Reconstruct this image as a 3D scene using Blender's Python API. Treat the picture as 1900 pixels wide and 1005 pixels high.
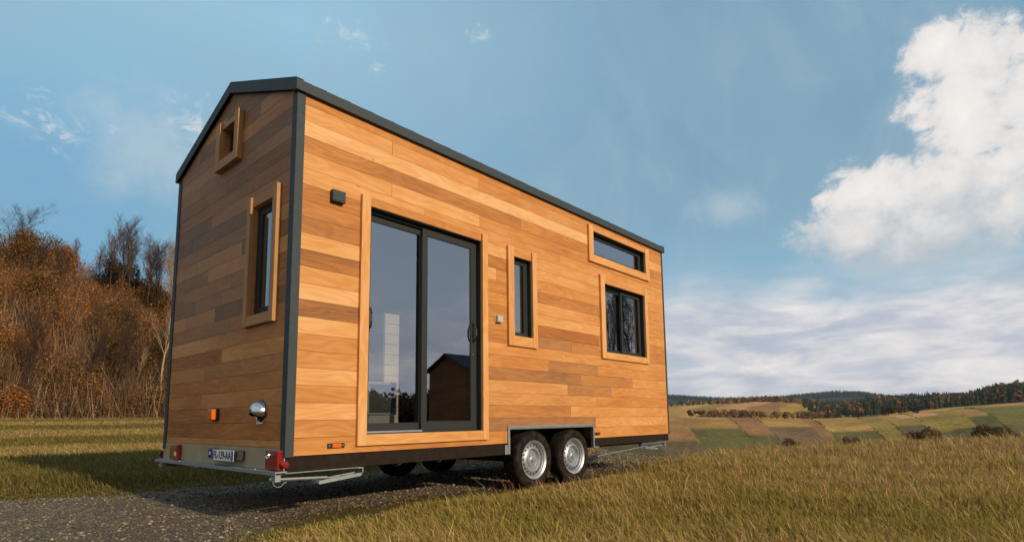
import bpy, math, random
import numpy as np
from mathutils import Matrix, Vector
random.seed(7); rng = np.random.default_rng(7)
R = math.radians
sc = bpy.context.scene
for o in list(bpy.data.objects): bpy.data.objects.remove(o)
COL = sc.collection

# ---------------------------------------------------------------- camera
CAM = np.array([-1.98552, -3.93441, 0.24876])
YAW, PIT, ROL, FPX, PX, PY = 0.849425, 0.121436, -0.01215, 1054.521, 956.7085, 647.2736
FW = np.array([math.sin(YAW)*math.cos(PIT), math.cos(YAW)*math.cos(PIT), math.sin(PIT)])
_r0 = np.array([math.cos(YAW), -math.sin(YAW), 0]); _u0 = np.cross(_r0, FW)
RT = _r0*math.cos(ROL)+_u0*math.sin(ROL); UP = -_r0*math.sin(ROL)+_u0*math.cos(ROL)
cam = bpy.data.cameras.new('camera'); camo = bpy.data.objects.new('camera', cam); COL.objects.link(camo)
camo.matrix_world = Matrix(((RT[0], UP[0], -FW[0], CAM[0]), (RT[1], UP[1], -FW[1], CAM[1]), (RT[2], UP[2], -FW[2], CAM[2]), (0, 0, 0, 1)))
cam.sensor_width = 36; cam.lens = FPX/1900*36
cam.shift_x = (950-PX)/1900; cam.shift_y = (PY-502.5)/1900
cam.clip_start = 0.05; cam.clip_end = 20000
sc.camera = camo
sc.view_settings.view_transform = 'Standard'; sc.view_settings.look = 'None'
sc.view_settings.exposure = 0.0; sc.view_settings.gamma = 1

def ray(x, y): return FW+RT*(x-PX)/FPX-UP*(y-PY)/FPX
def azel(x, y):                       # azimuth (deg from +Y towards +X) and elevation of a photo point
    d = ray(x, y); return math.degrees(math.atan2(d[0], d[1])), math.degrees(math.atan2(d[2], math.hypot(d[0], d[1])))

# ---------------------------------------------------------------- node helpers
class NT:
    def __init__(s, tree): s.t = tree; s.n = tree.nodes; s.l = tree.links
    def node(s, typ, **kw):
        n = s.n.new(typ)
        for k, v in kw.items(): setattr(n, k, v)
        return n
    def put(s, sock, v):
        if hasattr(v, 'is_output') or isinstance(v, bpy.types.NodeSocket): s.l.new(v, sock)
        else: sock.default_value = v
    def math(s, op, a, b=0.0, c=0.0, clamp=False):
        n = s.node('ShaderNodeMath', operation=op); n.use_clamp = clamp
        s.put(n.inputs[0], a); s.put(n.inputs[1], b); s.put(n.inputs[2], c); return n.outputs[0]
    def vmath(s, op, a, b=(0, 0, 0)):
        n = s.node('ShaderNodeVectorMath', operation=op); s.put(n.inputs[0], a)
        if op == 'SCALE': s.put(n.inputs['Scale'], b)
        else: s.put(n.inputs[1], b)
        return n.outputs[0]
    def xyz(s, x, y, z):
        n = s.node('ShaderNodeCombineXYZ'); s.put(n.inputs[0], x); s.put(n.inputs[1], y); s.put(n.inputs[2], z); return n.outputs[0]
    def sep(s, v):
        n = s.node('ShaderNodeSeparateXYZ'); s.put(n.inputs[0], v); return n.outputs
    def noise(s, vec, scale=1.0, detail=4.0, rough=.55, dist=0.0):
        n = s.node('ShaderNodeTexNoise'); s.put(n.inputs['Vector'], vec); s.put(n.inputs['Scale'], scale)
        n.inputs['Detail'].default_value = detail; n.inputs['Roughness'].default_value = rough; n.inputs['Distortion'].default_value = dist
        return n.outputs['Fac']
    def mr(s, v, a, b, c=0.0, d=1.0, smooth=False):
        n = s.node('ShaderNodeMapRange'); s.put(n.inputs[0], v)
        if smooth: n.interpolation_type = 'SMOOTHSTEP'
        for i, q in enumerate((a, b, c, d)): s.put(n.inputs[i+1], q)
        return n.outputs[0]
    def mix(s, f, a, b, mode='MIX'):
        n = s.node('ShaderNodeMix', data_type='RGBA', blend_type=mode); s.put(n.inputs[0], f)
        for i, q in ((6, a), (7, b)):
            if isinstance(q, (tuple, list)) and len(q) == 3: q = (*q, 1)
            s.put(n.inputs[i], q)
        return n.outputs[2]
    def ramp(s, f, stops):
        n = s.node('ShaderNodeValToRGB'); s.put(n.inputs[0], f); e = n.color_ramp.elements
        while len(e) < len(stops): e.new(.5)
        for q, (p, c) in zip(e, stops): q.position = p; q.color = (*c, 1)
        return n.outputs[0]

# ---------------------------------------------------------------- world: sky with clouds
SUN_AZ, SUN_EL = 179.1, 19.5          # azimuth from +Y towards +X
w = bpy.data.worlds.new('World'); sc.world = w; w.use_nodes = True
t = NT(w.node_tree); t.n.clear()
sky = t.node('ShaderNodeTexSky', sky_type='NISHITA', sun_disc=False, sun_elevation=R(SUN_EL), sun_rotation=R(SUN_AZ))
sky.air_density = 1.0; sky.dust_density = 1.2; sky.ozone_density = 1.5
D = t.node('ShaderNodeTexCoord').outputs['Generated']
dx, dy, dz = t.sep(D)
AZ = t.math('MULTIPLY', t.math('ARCTAN2', dx, dy), 57.2958)
EL = t.math('MULTIPLY', t.math('ARCSINE', dz), 57.2958)
nA = t.noise(D, 5.5, 9, .6, .15); nB = t.noise(t.vmath('ADD', D, (3.1, 1.7, .4)), 17, 7, .62, .2)
nC = t.noise(t.vmath('ADD', D, (7.1, 2.7, 4.4)), 2.6, 4, .5)
def blob(a0, e0, ra, re):
    u = t.math('DIVIDE', t.math('SUBTRACT', AZ, a0), ra); v = t.math('DIVIDE', t.math('SUBTRACT', EL, e0), re)
    return t.math('SUBTRACT', 1.0, t.math('SQRT', t.math('ADD', t.math('MULTIPLY', u, u), t.math('MULTIPLY', v, v))))
def union(bl):
    o = bl[0]
    for b in bl[1:]:
        n = t.node('ShaderNodeMath', operation='SMOOTH_MAX'); t.put(n.inputs[0], o); t.put(n.inputs[1], b); n.inputs[2].default_value = .25; o = n.outputs[0]
    return o
cum = union([blob(*b) for b in [(87.2, 28.0, 3.0, 2.0), (90.5, 26.2, 4.2, 4.0), (93.5, 22.0, 6.5, 7.0), (88.8, 22.4, 4.4, 5.2), (87.6, 18.6, 6.2, 3.6), (82.4, 18.4, 5.2, 3.5),
        (80.6, 15.6, 5.2, 3.8), (86.5, 14.8, 8.0, 3.3), (92.0, 15.0, 7, 3.2), (98, 20, 7, 9)]])
nW = t.noise(t.vmath('ADD', t.vmath('MULTIPLY', D, (1.0, 1.0, 1.6)), (1.9, 5.2, 2.2)), 26, 9, .68, 1.2)
fb = t.math('ADD', t.math('MULTIPLY', t.math('SUBTRACT', nA, .5), .75), t.math('MULTIPLY', t.math('SUBTRACT', nB, .5), 1.5))
fw_ = t.math('MULTIPLY', t.math('SUBTRACT', nW, .5), 6.0)
fb = t.math('ADD', fb, t.math('MULTIPLY', t.math('SUBTRACT', nW, .5), .7))
cf = t.math('ADD', cum, fb)
# crisp upper edges, feathery lower ones
cm = t.mr(cf, .04, .42, 0, 1, True)
cm2 = t.mr(cf, -.15, .75, 0, 1, True)
lowm = t.mr(EL, 13.5, 18.5, 0, 1, True)
cmask = t.math('ADD', t.math('MULTIPLY', cm, lowm), t.math('MULTIPLY', cm2, t.math('SUBTRACT', 1.0, lowm)))
# thin wisps
wis = union([blob(*b) for b in [(31.6, 34.6, 4.6, 1.7), (34.2, 32.4, 1.7, 1.5), (18.2, 25.0, 4.0, 4.5), (8.0, 22.9, 5.0, 3.0), (45.2, 35.8, 2.6, 1.2)]])
wmask = t.math('MULTIPLY', t.mr(t.math('ADD', t.mr(wis, -.3, .9, -1.2, .5), fw_), -.1, 1.5, 0, 1, True), .62)
sof = union([blob(*b) for b in [(69.8, 19.4, 4.6, 3.0), (84.0, 12.5, 11, 4.2), (15.0, 23.0, 9, 6)]])
smask = t.math('MULTIPLY', t.mr(t.math('ADD', sof, t.math('MULTIPLY', fb, .9)), .0, 1.1, 0, 1, True), .5)
# low layered cloud bank on the right and round to the back
DS = t.vmath('MULTIPLY', D, (1.0, 1.0, 3.8))
s1 = t.noise(DS, 3.4, 8, .58, .5); s2 = t.noise(t.vmath('ADD', DS, (4, 9, 2)), 7.5, 7, .6, .35)
azm = t.mr(AZ, 48, 66, 0, 1, True)
topl = t.math('ADD', 10.5, t.math('MULTIPLY', t.math('SUBTRACT', nC, .5), 12))
lay = t.math('MULTIPLY', t.mr(t.math('SUBTRACT', topl, EL), -3.5, 3.0, 0, 1, True), azm)
lay = t.math('MULTIPLY', lay, t.mr(s1, .28, .55, .72, 1.0, True))
laycol = t.ramp(t.math('ADD', t.math('MULTIPLY', s2, .6), t.math('MULTIPLY', s1, .45)), [(.36, (4.1, 4.8, 5.8)), (.50, (5.4, 5.7, 6.5)), (.60, (7.6, 7.4, 7.5)), (.72, (9.6, 9.0, 8.5))])
shade = t.math('ADD', t.mr(cf, .2, 1.5, 0, .5), t.math('ADD', t.math('MULTIPLY', t.math('SUBTRACT', nB, .5), .5), t.mr(EL, 13, 19, -.1, .38)))
cumcol = t.ramp(shade, [(.0, (4.6, 5.3, 5.9)), (.25, (6.3, 6.5, 6.7)), (.5, (8.3, 8.0, 7.8)), (.8, (9.4, 9.0, 8.5))])
# clear sky: Nishita blended with high thin veil
veil = t.ramp(t.math('DIVIDE', EL, 60.0), [(0.0, (2.6, 4.5, 5.7)), (.16, (2.3, 4.9, 6.6)), (.34, (2.1, 4.5, 6.5)), (.58, (3.6, 6.2, 7.9)), (1.0, (2.6, 4.8, 6.6))])
rightd = t.math('MULTIPLY', t.mr(AZ, 25, 72, 0, 1, True), t.mr(EL, 13, 21, 0, 1, True))
veil = t.mix(t.math('MULTIPLY', rightd, .80), veil, (1.75, 3.35, 4.8))
veil = t.mix(t.mr(nC, .38, .62, 0, .45, True), veil, (3.3, 5.0, 6.0))
nV = t.noise(t.vmath('MULTIPLY', D, (1.0, 1.6, 1.0)), 4.2, 5, .6, .8)
veil = t.mix(t.mr(nV, .45, .72, 0, .32, True), veil, (4.0, 5.4, 6.2))
sunw = t.math('MULTIPLY', t.math('ADD', t.mr(AZ, 100, 130, 0, 1, True), t.mr(AZ, -150, -170, 0, 1, True), clamp=True), t.mr(EL, 60, 5, .3, .85, True))
veil = t.mix(sunw, veil, (5.0, 5.6, 6.6))
leftd = t.math('MULTIPLY', t.mr(AZ, 40, 5, 0, 1, True), t.mr(EL, 26, 8, 0, .55, True))
veil = t.mix(leftd, veil, (1.3, 3.3, 5.4))
base = t.mix(.86, sky.outputs[0], veil)
bm_ = t.math('MULTIPLY', t.math('MULTIPLY', t.mr(AZ, -25, -55, 0, 1, True), t.mr(AZ, -178, -160, 0, 1, True)), t.mr(s1, .3, .55, .45, 1.0, True))  # unseen warm cloud cover, added left of view to brighten the end wall
bm_ = t.math('MULTIPLY', bm_, t.mr(EL, 62, 40, 0, 1, True))
c = t.mix(bm_, base, (6.0, 5.7, 5.4)); c = t.mix(smask, c, (5.6, 6.4, 6.9)); c = t.mix(lay, c, laycol); c = t.mix(wmask, c, (7.6, 7.7, 7.8)); c = t.mix(t.math('MULTIPLY', cm2, .35), c, (5.8, 6.3, 6.6)); c = t.mix(cmask, c, cumcol)
bg = t.node('ShaderNodeBackground'); t.put(bg.inputs[0], c); bg.inputs[1].default_value = .1
out = t.node('ShaderNodeOutputWorld'); t.l.new(bg.outputs[0], out.inputs[0])

sl = bpy.data.lights.new('sun', 'SUN'); sl.energy = 3.8; sl.angle = R(.6); sl.color = (1, .80, .56)
so = bpy.data.objects.new('sun', sl); COL.objects.link(so); so.location = (20, -30, 25)
sd = Vector((math.sin(R(SUN_AZ))*math.cos(R(SUN_EL)), math.cos(R(SUN_AZ))*math.cos(R(SUN_EL)), math.sin(R(SUN_EL))))
so.rotation_euler = (-sd).to_track_quat('-Z', 'Y').to_euler()

# ---------------------------------------------------------------- materials
def mat(name):
    m = bpy.data.materials.new(name); m.use_nodes = True; t = NT(m.node_tree); t.n.clear()
    p = t.node('ShaderNodeBsdfPrincipled'); o = t.node('ShaderNodeOutputMaterial'); t.l.new(p.outputs[0], o.inputs[0]); return m, t, p, o
def bump(t, p, h, dist=.005, st=.5):
    b = t.node('ShaderNodeBump'); t.put(b.inputs['Height'], h); b.inputs['Distance'].default_value = dist; b.inputs['Strength'].default_value = st
    t.l.new(b.outputs[0], p.inputs['Normal'])
def attr(t, n): a = t.node('ShaderNodeAttribute'); a.attribute_name = n; return a
def plain(name, colr, rough=.5, metal=0.0, var=.12, scale=9.0, bm=.0, spec=.5):
    m, t, p, o = mat(name); co = t.node('ShaderNodeTexCoord').outputs['Object']
    n = t.noise(co, scale, 6, .6); n2 = t.noise(co, scale*7, 4, .6)
    f = t.math('ADD', t.math('MULTIPLY', n, .6), t.math('MULTIPLY', n2, .4))
    c0 = tuple(x*(1-var*2) for x in colr); c1 = tuple(min(1, x*(1+var*2)) for x in colr)
    t.put(p.inputs['Base Color'], t.mix(t.mr(f, .3, .7), c0, c1))
    t.put(p.inputs['Roughness'], t.mr(n2, .3, .7, max(.03, rough-.07), min(1, rough+.1)))
    p.inputs['Metallic'].default_value = metal; p.inputs['Specular IOR Level'].default_value = spec
    if bm: bump(t, p, n2, bm)
    return m
WOODRAMP = [(0.0, (.090, .036, .014)), (.20, (.20, .080, .026)), (.42, (.38, .150, .040)), (.62, (.52, .222, .060)), (.82, (.63, .31, .105)), (1.0, (.70, .41, .185))]
def wood(name, vertical=False):
    m, t, p, o = mat(name); co = t.sep(t.node('ShaderNodeTexCoord').outputs['Object'])
    at = t.node('ShaderNodeAttribute'); at.attribute_name = 'brd'; tone, red, rnd = t.sep(at.outputs['Vector'])
    h = t.math('ADD', co[0], co[1]); u, v = (co[2], h) if vertical else (h, co[2])
    u = t.math('ADD', u, t.math('MULTIPLY', rnd, 61.7)); v = t.math('ADD', v, t.math('MULTIPLY', rnd, 23.9))
    big = t.noise(t.xyz(t.math('MULTIPLY', u, 1.3), t.math('MULTIPLY', v, 5), rnd), 1, 3, .5)
    wv = t.noise(t.xyz(t.math('MULTIPLY', u, 1.5), t.math('MULTIPLY', v, 6), rnd), 1, 2, .5, .3)
    ring = t.math('SINE', t.math('ADD', t.math('MULTIPLY', v, 90), t.math('MULTIPLY', wv, 42)))
    fib = t.noise(t.xyz(t.math('MULTIPLY', u, 7), t.math('MULTIPLY', v, 190), rnd), 1, 4, .65)
    pore = t.noise(t.xyz(t.math('MULTIPLY', u, 35), t.math('MULTIPLY', v, 420), rnd), 1, 3, .7)
    k = t.math('ADD', tone, t.math('MULTIPLY', t.math('SUBTRACT', big, .5), .46))
    k = t.math('ADD', k, t.math('MULTIPLY', ring, .055)); k = t.math('ADD', k, t.math('MULTIPLY', t.math('SUBTRACT', fib, .5), .26))
    k = t.math('ADD', k, t.math('MULTIPLY', t.math('SUBTRACT', pore, .5), .12))
    c = t.ramp(k, WOODRAMP)
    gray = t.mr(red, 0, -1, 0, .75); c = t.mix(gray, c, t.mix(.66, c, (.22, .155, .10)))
    c = t.mix(t.mr(red, 0, 1, 0, .6), c, t.mix(.5, c, (.34, .085, .03)))
    # scattered knots
    vo = t.node('ShaderNodeTexVoronoi'); vo.feature = 'F1'; vo.inputs['Scale'].default_value = 1
    t.put(vo.inputs['Vector'], t.xyz(t.math('MULTIPLY', u, 1.6), t.math('MULTIPLY', v, 4.5), rnd))
    kn = t.mr(vo.outputs['Distance'], .05, .015, 0, .55, True)
    c = t.mix(kn, c, (.10, .042, .018))
    t.put(p.inputs['Base Color'], c)
    t.put(p.inputs['Roughness'], t.mr(fib, .3, .7, .48, .66)); p.inputs['Specular IOR Level'].default_value = .18
    bump(t, p, t.math('ADD', fib, t.math('MULTIPLY', ring, .12)), .0012, .5)
    return m
M_wood = wood('cedar boards'); M_woodv = wood('cedar posts', True)
M_anth = plain('anthracite coated metal', (.036, .048, .055), .62, .0, .04, 4, spec=.32)
M_roof = plain('anthracite roof sheet', (.034, .036, .037), .65, .0, .05, 3, spec=.25)
M_alu = plain('anthracite window profile', (.024, .028, .028), .62, .0, .04, spec=.25)
M_galv = plain('galvanised steel', (.34, .38, .40), .48, .8, .10, 22)
M_galvp = plain('galvanised rear panel', (.34, .29, .18), .6, .1, .10, 6)
M_dark = plain('dark underbody board', (.022, .016, .012), .9, 0, .2, 14, spec=.1)
M_black = plain('black plastic', (.012, .012, .013), .45, 0, .1)
M_chrome = plain('polished steel', (.62, .65, .68), .16, 1.0, .05)
M_rim = plain('silver wheel paint', (.36, .39, .42), .42, .6, .10, 12)
M_hole = plain('shadowed vent hole', (.008, .008, .008), .9)
M_seal = plain('black rubber seal', (.010, .010, .010), .6)
M_cream = plain('cream lining boards', (.74, .66, .54), .6, 0, .03)
M_grey = plain('grey appliance front', (.075, .08, .085), .35, 0, .03)
M_greyl = plain('pale appliance rim', (.42, .43, .43), .4, 0, .03)
M_int = None
def tyremat():
    m, t, p, o = mat('tyre rubber'); co = t.node('ShaderNodeTexCoord').outputs['Object']
    n = t.noise(co, 14, 6, .65); t.put(p.inputs['Base Color'], t.mix(t.mr(n, .4, .75, 0, 1), (.008, .007, .006), (.045, .032, .021)))
    p.inputs['Roughness'].default_value = .85; p.inputs['Specular IOR Level'].default_value = .15; bump(t, p, t.noise(co, 90, 3, .6), .002, .4); return m
M_tyre = tyremat()
def lens(name, c):
    m, t, p, o = mat(name); co = t.sep(t.node('ShaderNodeTexCoord').outputs['Object'])
    g = t.math('SINE', t.math('MULTIPLY', t.math('ADD', co[0], co[1]), 700)); g2 = t.math('SINE', t.math('MULTIPLY', co[2], 500))
    t.put(p.inputs['Base Color'], t.mix(t.mr(t.math('MULTIPLY', g, g2), -1, 1), tuple(q*.65 for q in c), c))
    p.inputs['Roughness'].default_value = .15; p.inputs['Coat Weight'].default_value = .6; bump(t, p, g, .001, .5); return m
M_redl = lens('red lamp lens', (.30, .012, .012)); M_oral = lens('amber lamp lens', (.85, .17, .01))
def glassmat(name, tint, refl):
    m, t, p, o = mat(name); t.n.remove(p)
    tr = t.node('ShaderNodeBsdfTransparent'); tr.inputs[0].default_value = (*tint, 1)
    gl = t.node('ShaderNodeBsdfGlossy'); gl.inputs['Roughness'].default_value = .012; gl.inputs[0].default_value = (.86, .90, .95, 1)
    fr = t.node('ShaderNodeFresnel'); fr.inputs[0].default_value = 1.5
    co = t.node('ShaderNodeTexCoord').outputs['Object']; b = t.node('ShaderNodeBump'); b.inputs['Distance'].default_value = .0006; b.inputs['Strength'].default_value = .35
    t.put(b.inputs['Height'], t.noise(co, 1.6, 2, .4)); t.l.new(b.outputs[0], gl.inputs['Normal'])
    mx = t.node('ShaderNodeMixShader'); t.put(mx.inputs[0], t.math('MULTIPLY', t.math('ADD', t.math('MULTIPLY', fr.outputs[0], 1.2), refl, clamp=True), t.math('SUBTRACT', 1.0, t.node('ShaderNodeNewGeometry').outputs['Backfacing'])))
    t.l.new(tr.outputs[0], mx.inputs[1]); t.l.new(gl.outputs[0], mx.inputs[2]); t.l.new(mx.outputs[0], o.inputs[0]); return m
M_glass = glassmat('window glass', (.88, .89, .88), .34)

# ---------------------------------------------------------------- mesh builder
class MB:
    def __init__(s): s.v = []; s.f = []; s.m = []; s.c = []; s.mi = 0; s.col = (0, 0, 0)
    def face(s, idx): s.f.append(idx); s.m.append(s.mi); s.c.append(s.col)
    def box(s, x0, x1, y0, y1, z0, z1):
        x0, x1 = min(x0, x1), max(x0, x1); y0, y1 = min(y0, y1), max(y0, y1); z0, z1 = min(z0, z1), max(z0, z1); b = len(s.v)
        s.v += [(x0, y0, z0), (x1, y0, z0), (x1, y1, z0), (x0, y1, z0), (x0, y0, z1), (x1, y0, z1), (x1, y1, z1), (x0, y1, z1)]
        for q in ((0, 3, 2, 1), (4, 5, 6, 7), (0, 1, 5, 4), (1, 2, 6, 5), (2, 3, 7, 6), (3, 0, 4, 7)): s.face([b+i for i in q])
    def prism(s, poly, T, d0, d1):                    # poly in (u,v); T(u,d,v)->xyz
        b = len(s.v); n = len(poly)
        s.v += [T(u, d0, v) for u, v in poly]+[T(u, d1, v) for u, v in poly]
        s.face([b+i for i in range(n)]); s.face([b+n+i for i in reversed(range(n))])
        for i in range(n): s.face([b+i, b+n+i, b+n+(i+1) % n, b+(i+1) % n])
    def tube(s, pts, r, n=8, cap=True):
        pts = [np.array(p, float) for p in pts]; b = len(s.v); rr = r if isinstance(r, (list, tuple)) else [r]*len(pts)
        for i, p in enumerate(pts):
            d = pts[min(i+1, len(pts)-1)]-pts[max(i-1, 0)]; d /= np.linalg.norm(d)+1e-12
            a = np.cross(d, (0, 0, 1) if abs(d[2]) < .9 else (1, 0, 0)); a /= np.linalg.norm(a); c = np.cross(d, a)
            for k in range(n):
                q = p+rr[i]*(a*math.cos(2*math.pi*k/n)+c*math.sin(2*math.pi*k/n)); s.v.append(tuple(q))
        for i in range(len(pts)-1):
            for k in range(n): s.face([b+i*n+k, b+i*n+(k+1) % n, b+(i+1)*n+(k+1) % n, b+(i+1)*n+k])
        if cap: s.face([b+k for k in range(n)][::-1]); s.face([b+(len(pts)-1)*n+k for k in range(n)])
    def lathe(s, prof, org, ax, up, n=48, a0=0, a1=2*math.pi):   # prof: (r, h) ; ax axis
        ax = np.array(ax, float); up = np.array(up, float); sd_ = np.cross(ax, up); b = len(s.v); org = np.array(org, float)
        full = abs(a1-a0-2*math.pi) < 1e-6; m = n if full else n+1
        for k in range(m):
            a = a0+(a1-a0)*k/n; e = up*math.cos(a)+sd_*math.sin(a)
            for r, h in prof: s.v.append(tuple(org+e*r+ax*h))
        P = len(prof)
        for k in range(n):
            k2 = (k+1) % m
            for i in range(P-1): s.face([b+k*P+i, b+k2*P+i, b+k2*P+i+1, b+k*P+i+1])
    def build(s, name, mats, parent=None, smooth=False, bevel=0, brd=False):
        me = bpy.data.meshes.new(name); me.from_pydata(s.v, [], s.f); me.validate()
        if not isinstance(mats, (list, tuple)): mats = [mats]
        for m in mats: me.materials.append(m)
        if len(me.polygons) == len(s.m): me.polygons.foreach_set('material_index', s.m)
        if brd and len(me.polygons) == len(s.c):
            a = me.attributes.new('brd', 'FLOAT_VECTOR', 'CORNER'); lt = [len(f) for f in s.f]
            a.data.foreach_set('vector', np.repeat(np.array(s.c, float), lt, axis=0).ravel())
        o = bpy.data.objects.new(name, me); COL.objects.link(o)
        import bmesh; bm = bmesh.new(); bm.from_mesh(me); bmesh.ops.recalc_face_normals(bm, faces=bm.faces); bm.to_mesh(me); bm.free()
        if smooth: me.shade_auto(smooth, 35) if False else set_smooth(me)
        if bevel: bv = o.modifiers.new('bevel', 'BEVEL'); bv.width = bevel; bv.segments = 2; bv.limit_method = 'ANGLE'
        if parent is not None:
            o.parent = parent
            if parent.type == 'EMPTY': o.location = -Vector(parent.location)
        return o
def set_smooth(me):
    me.polygons.foreach_set('use_smooth', [True]*len(me.polygons)); me.update()
    try: me.set_sharp_from_angle(angle=R(35))
    except Exception: pass
def tag(o, label=None, cat=None, group=None, kind=None):
    if label: o['label'] = label
    if cat: o['category'] = cat
    if group: o['group'] = group
    if kind: o['kind'] = kind
    return o
def empty(name, loc):
    o = bpy.data.objects.new(name, None); o.location = loc; o.empty_display_size = .2; COL.objects.link(o); return o
def npmesh(name, V, F, mats, cols=None, parent=None, smooth=False, mi=None):   # F: (n,k) array or list of arrays
    Fs = F if isinstance(F, list) else [F]; me = bpy.data.meshes.new(name)
    V = np.asarray(V, np.float32); me.vertices.add(len(V)); me.vertices.foreach_set('co', V.ravel())
    loops = np.concatenate([f.ravel() for f in Fs]).astype(np.int32); tot = np.concatenate([np.full(len(f), f.shape[1]) for f in Fs]).astype(np.int32)
    st = np.concatenate([[0], np.cumsum(tot)[:-1]]).astype(np.int32)
    me.loops.add(len(loops)); me.loops.foreach_set('vertex_index', loops)
    me.polygons.add(len(tot)); me.polygons.foreach_set('loop_start', st); me.polygons.foreach_set('loop_total', tot)
    if mi is not None: me.polygons.foreach_set('material_index', np.asarray(mi, np.int32))
    me.update(calc_edges=True)
    if smooth: me.polygons.foreach_set('use_smooth', np.ones(len(tot), bool))
    if cols is not None:
        a = me.attributes.new('col', 'FLOAT_VECTOR', 'POINT'); a.data.foreach_set('vector', np.asarray(cols, np.float32).ravel())
    for m in (mats if isinstance(mats, (list, tuple)) else [mats]): me.materials.append(m)
    o = bpy.data.objects.new(name, me); COL.objects.link(o)
    if parent is not None:
        o.parent = parent
        if parent.type == 'EMPTY': o.location = -Vector(parent.location)
    return o

# ---------------------------------------------------------------- terrain
GZ = -.495
def sst(x, a, b): x = np.clip((x-a)/(b-a), 0, 1); return x*x*(3-2*x)
# left bank: height profile by azimuth
bx = [-200, 0, 60, 120, 160, 210, 260, 310, 360]; by = [440, 470, 478, 486, 520, 528, 545, 556, 566]
BAZ = [azel(a, b)[0] for a, b in zip(bx, by)]; BTAN = [math.tan(R(azel(a, b)[1])) for a, b in zip(bx, by)]
BAZ = [-60, -15]+BAZ+[30, 45]; BTAN = [.06, .10]+BTAN+[.12, .0]
# right valley and hills: image rows per distance knot
cx = [1200, 1240, 1300, 1350, 1400, 1450, 1500, 1550, 1600, 1650, 1700, 1750, 1800, 1850, 1900, 2000]
RK = [(130, [860]*16), (250, [842]*12+[835, 825, 818, 815]),
      (450, [772, 773, 774, 775, 776, 777, 777, 776, 773, 770, 766, 761, 757, 754, 752, 750]),
      (600, [776, 777, 777, 777, 777, 778, 778, 777, 776, 773, 769, 764, 759, 755, 752, 748]),
      (800, [766, 766, 763, 760, 762, 767, 769, 768, 765, 762, 759, 756, 752, 748, 745, 742]),
      (1100, [756, 755, 752, 749, 746, 746, 750, 755, 753, 750, 747, 744, 741, 737, 733, 730]),
      (1500, [752, 750, 746, 744, 744, 746, 750, 753, 751, 750, 749, 746, 744, 740, 736, 733]),
      (2200, [748, 747, 748, 748, 748, 748, 746, 742, 742, 746, 750, 750, 750, 750, 750, 750]),
      (3200, [737, 738, 741, 744, 744, 741, 736, 732, 733, 740, 746, 750, 750, 750, 750, 750]),
      (5000, [745, 745, 748, 750, 750, 748, 745, 742, 744, 748, 752, 755, 755, 755, 755, 755])]
RAZ = [azel(x, 760)[0] for x in cx]; RTAB = [(r, [math.tan(R(azel(x, y)[1])) for x, y in zip(cx, ys)]) for r, ys in RK]
def vnoise(x, y, s, seed=0):
    xi = x/s; yi = y/s
    return (np.sin(xi*1.7+seed)*np.cos(yi*1.3-seed*2)+np.sin(xi*3.1+yi*2.3+seed*5)*.5+np.cos(yi*4.7-xi*2.9+seed)*.3)/1.8
def terrain(x, y):
    x = np.asarray(x, float); y = np.asarray(y, float); ddx = x-CAM[0]; ddy = y-CAM[1]
    r = np.hypot(ddx, ddy)+1e-6; az = np.degrees(np.arctan2(ddx, ddy))
    # left
    top = np.interp(az, BAZ, BTAN)*84
    zl = GZ+.95*sst(r, 18, 56); bk = sst(r, 57, 96)
    bank = (np.maximum(top-.45, 0))*(np.clip((r-57)/28, 0, 1)**.9*(r < 85)+(r >= 85)*(1+.10*np.clip((r-85)/60, 0, 1)))
    zl = zl+bank*(1-.6*sst(r, 200, 900))+np.where(r > 57, vnoise(x, y, 5, 1)*.7*np.clip((r-57)/10, 0, 1), 0)*(top > 1)
    # right
    crest = np.interp(az, [40, 55, 63, 70, 80, 90, 110], [20, 14, 10.5, 11.7, 14.0, 17.0, 22])
    lr = np.log(r); ks = [np.log(k) for k, _ in RTAB]; tabs = [np.interp(az, RAZ, tb)*k for k, tb in RTAB]
    zr = np.full(r.shape, GZ); c0 = crest
    prevk = np.log(c0); prevz = np.full(r.shape, GZ)
    for k, (rk, _) in enumerate(RTAB):
        zz = tabs[k]+CAM[2]; kk = np.log(rk); f = np.clip((lr-prevk)/(kk-prevk), 0, 1)
        f2 = f*f*(3-2*f) if k != 0 else f**1.3
        zr = np.where(lr > prevk, prevz+(zz-prevz)*f2, zr); prevk = np.full(r.shape, kk); prevz = zz
    zr = zr+vnoise(x, y, 90, 3)*.0018*np.clip(r-200, 0, 1200)
    # behind the camera: open land with a low rise
    zb = GZ+4.0*sst(r, 70, 260)
    wr = sst(az, 38, 54)*(1-sst(az, 112, 135)); wl = (1-sst(az, 30, 46))*sst(az, -70, -30)
    wb = np.clip(1-wr-wl, 0, 1)
    z = zr*wr+zl*wl+zb*wb
    return z+np.where(r < 60, vnoise(x, y, 1.3, 2)*.008+vnoise(x, y, 6, 4)*.02*np.clip((r-8)/10, 0, 1), 0)
def track_edges(x):
    lo = np.interp(x, [-60, -6, -1.2, -.63, .2, .55, 2.9, 4.4, 7.6, 10.6, 12.0], [-16, -6, -1.9, -.35, .32, .40, .42, .38, .87, 2.1, 3.0])
    hi = np.interp(x, [-60, -6, -1.1, -.3, .5, 2.5, 7, 11, 12.0], [-9, 1.6, 3.6, 3.15, 3.25, 3.15, 3.2, 3.3, 3.1])
    return lo, hi
def gravel_mask(x, y):
    lo, hi = track_edges(x); n = vnoise(x, y, .22, 6)*.10+vnoise(x, y, .07, 9)*.05
    lo = lo+n; hi = hi+vnoise(x, y, .3, 8)*.15
    return np.clip(np.minimum(y-lo, hi-y)/.22+.5, 0, 1)

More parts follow.
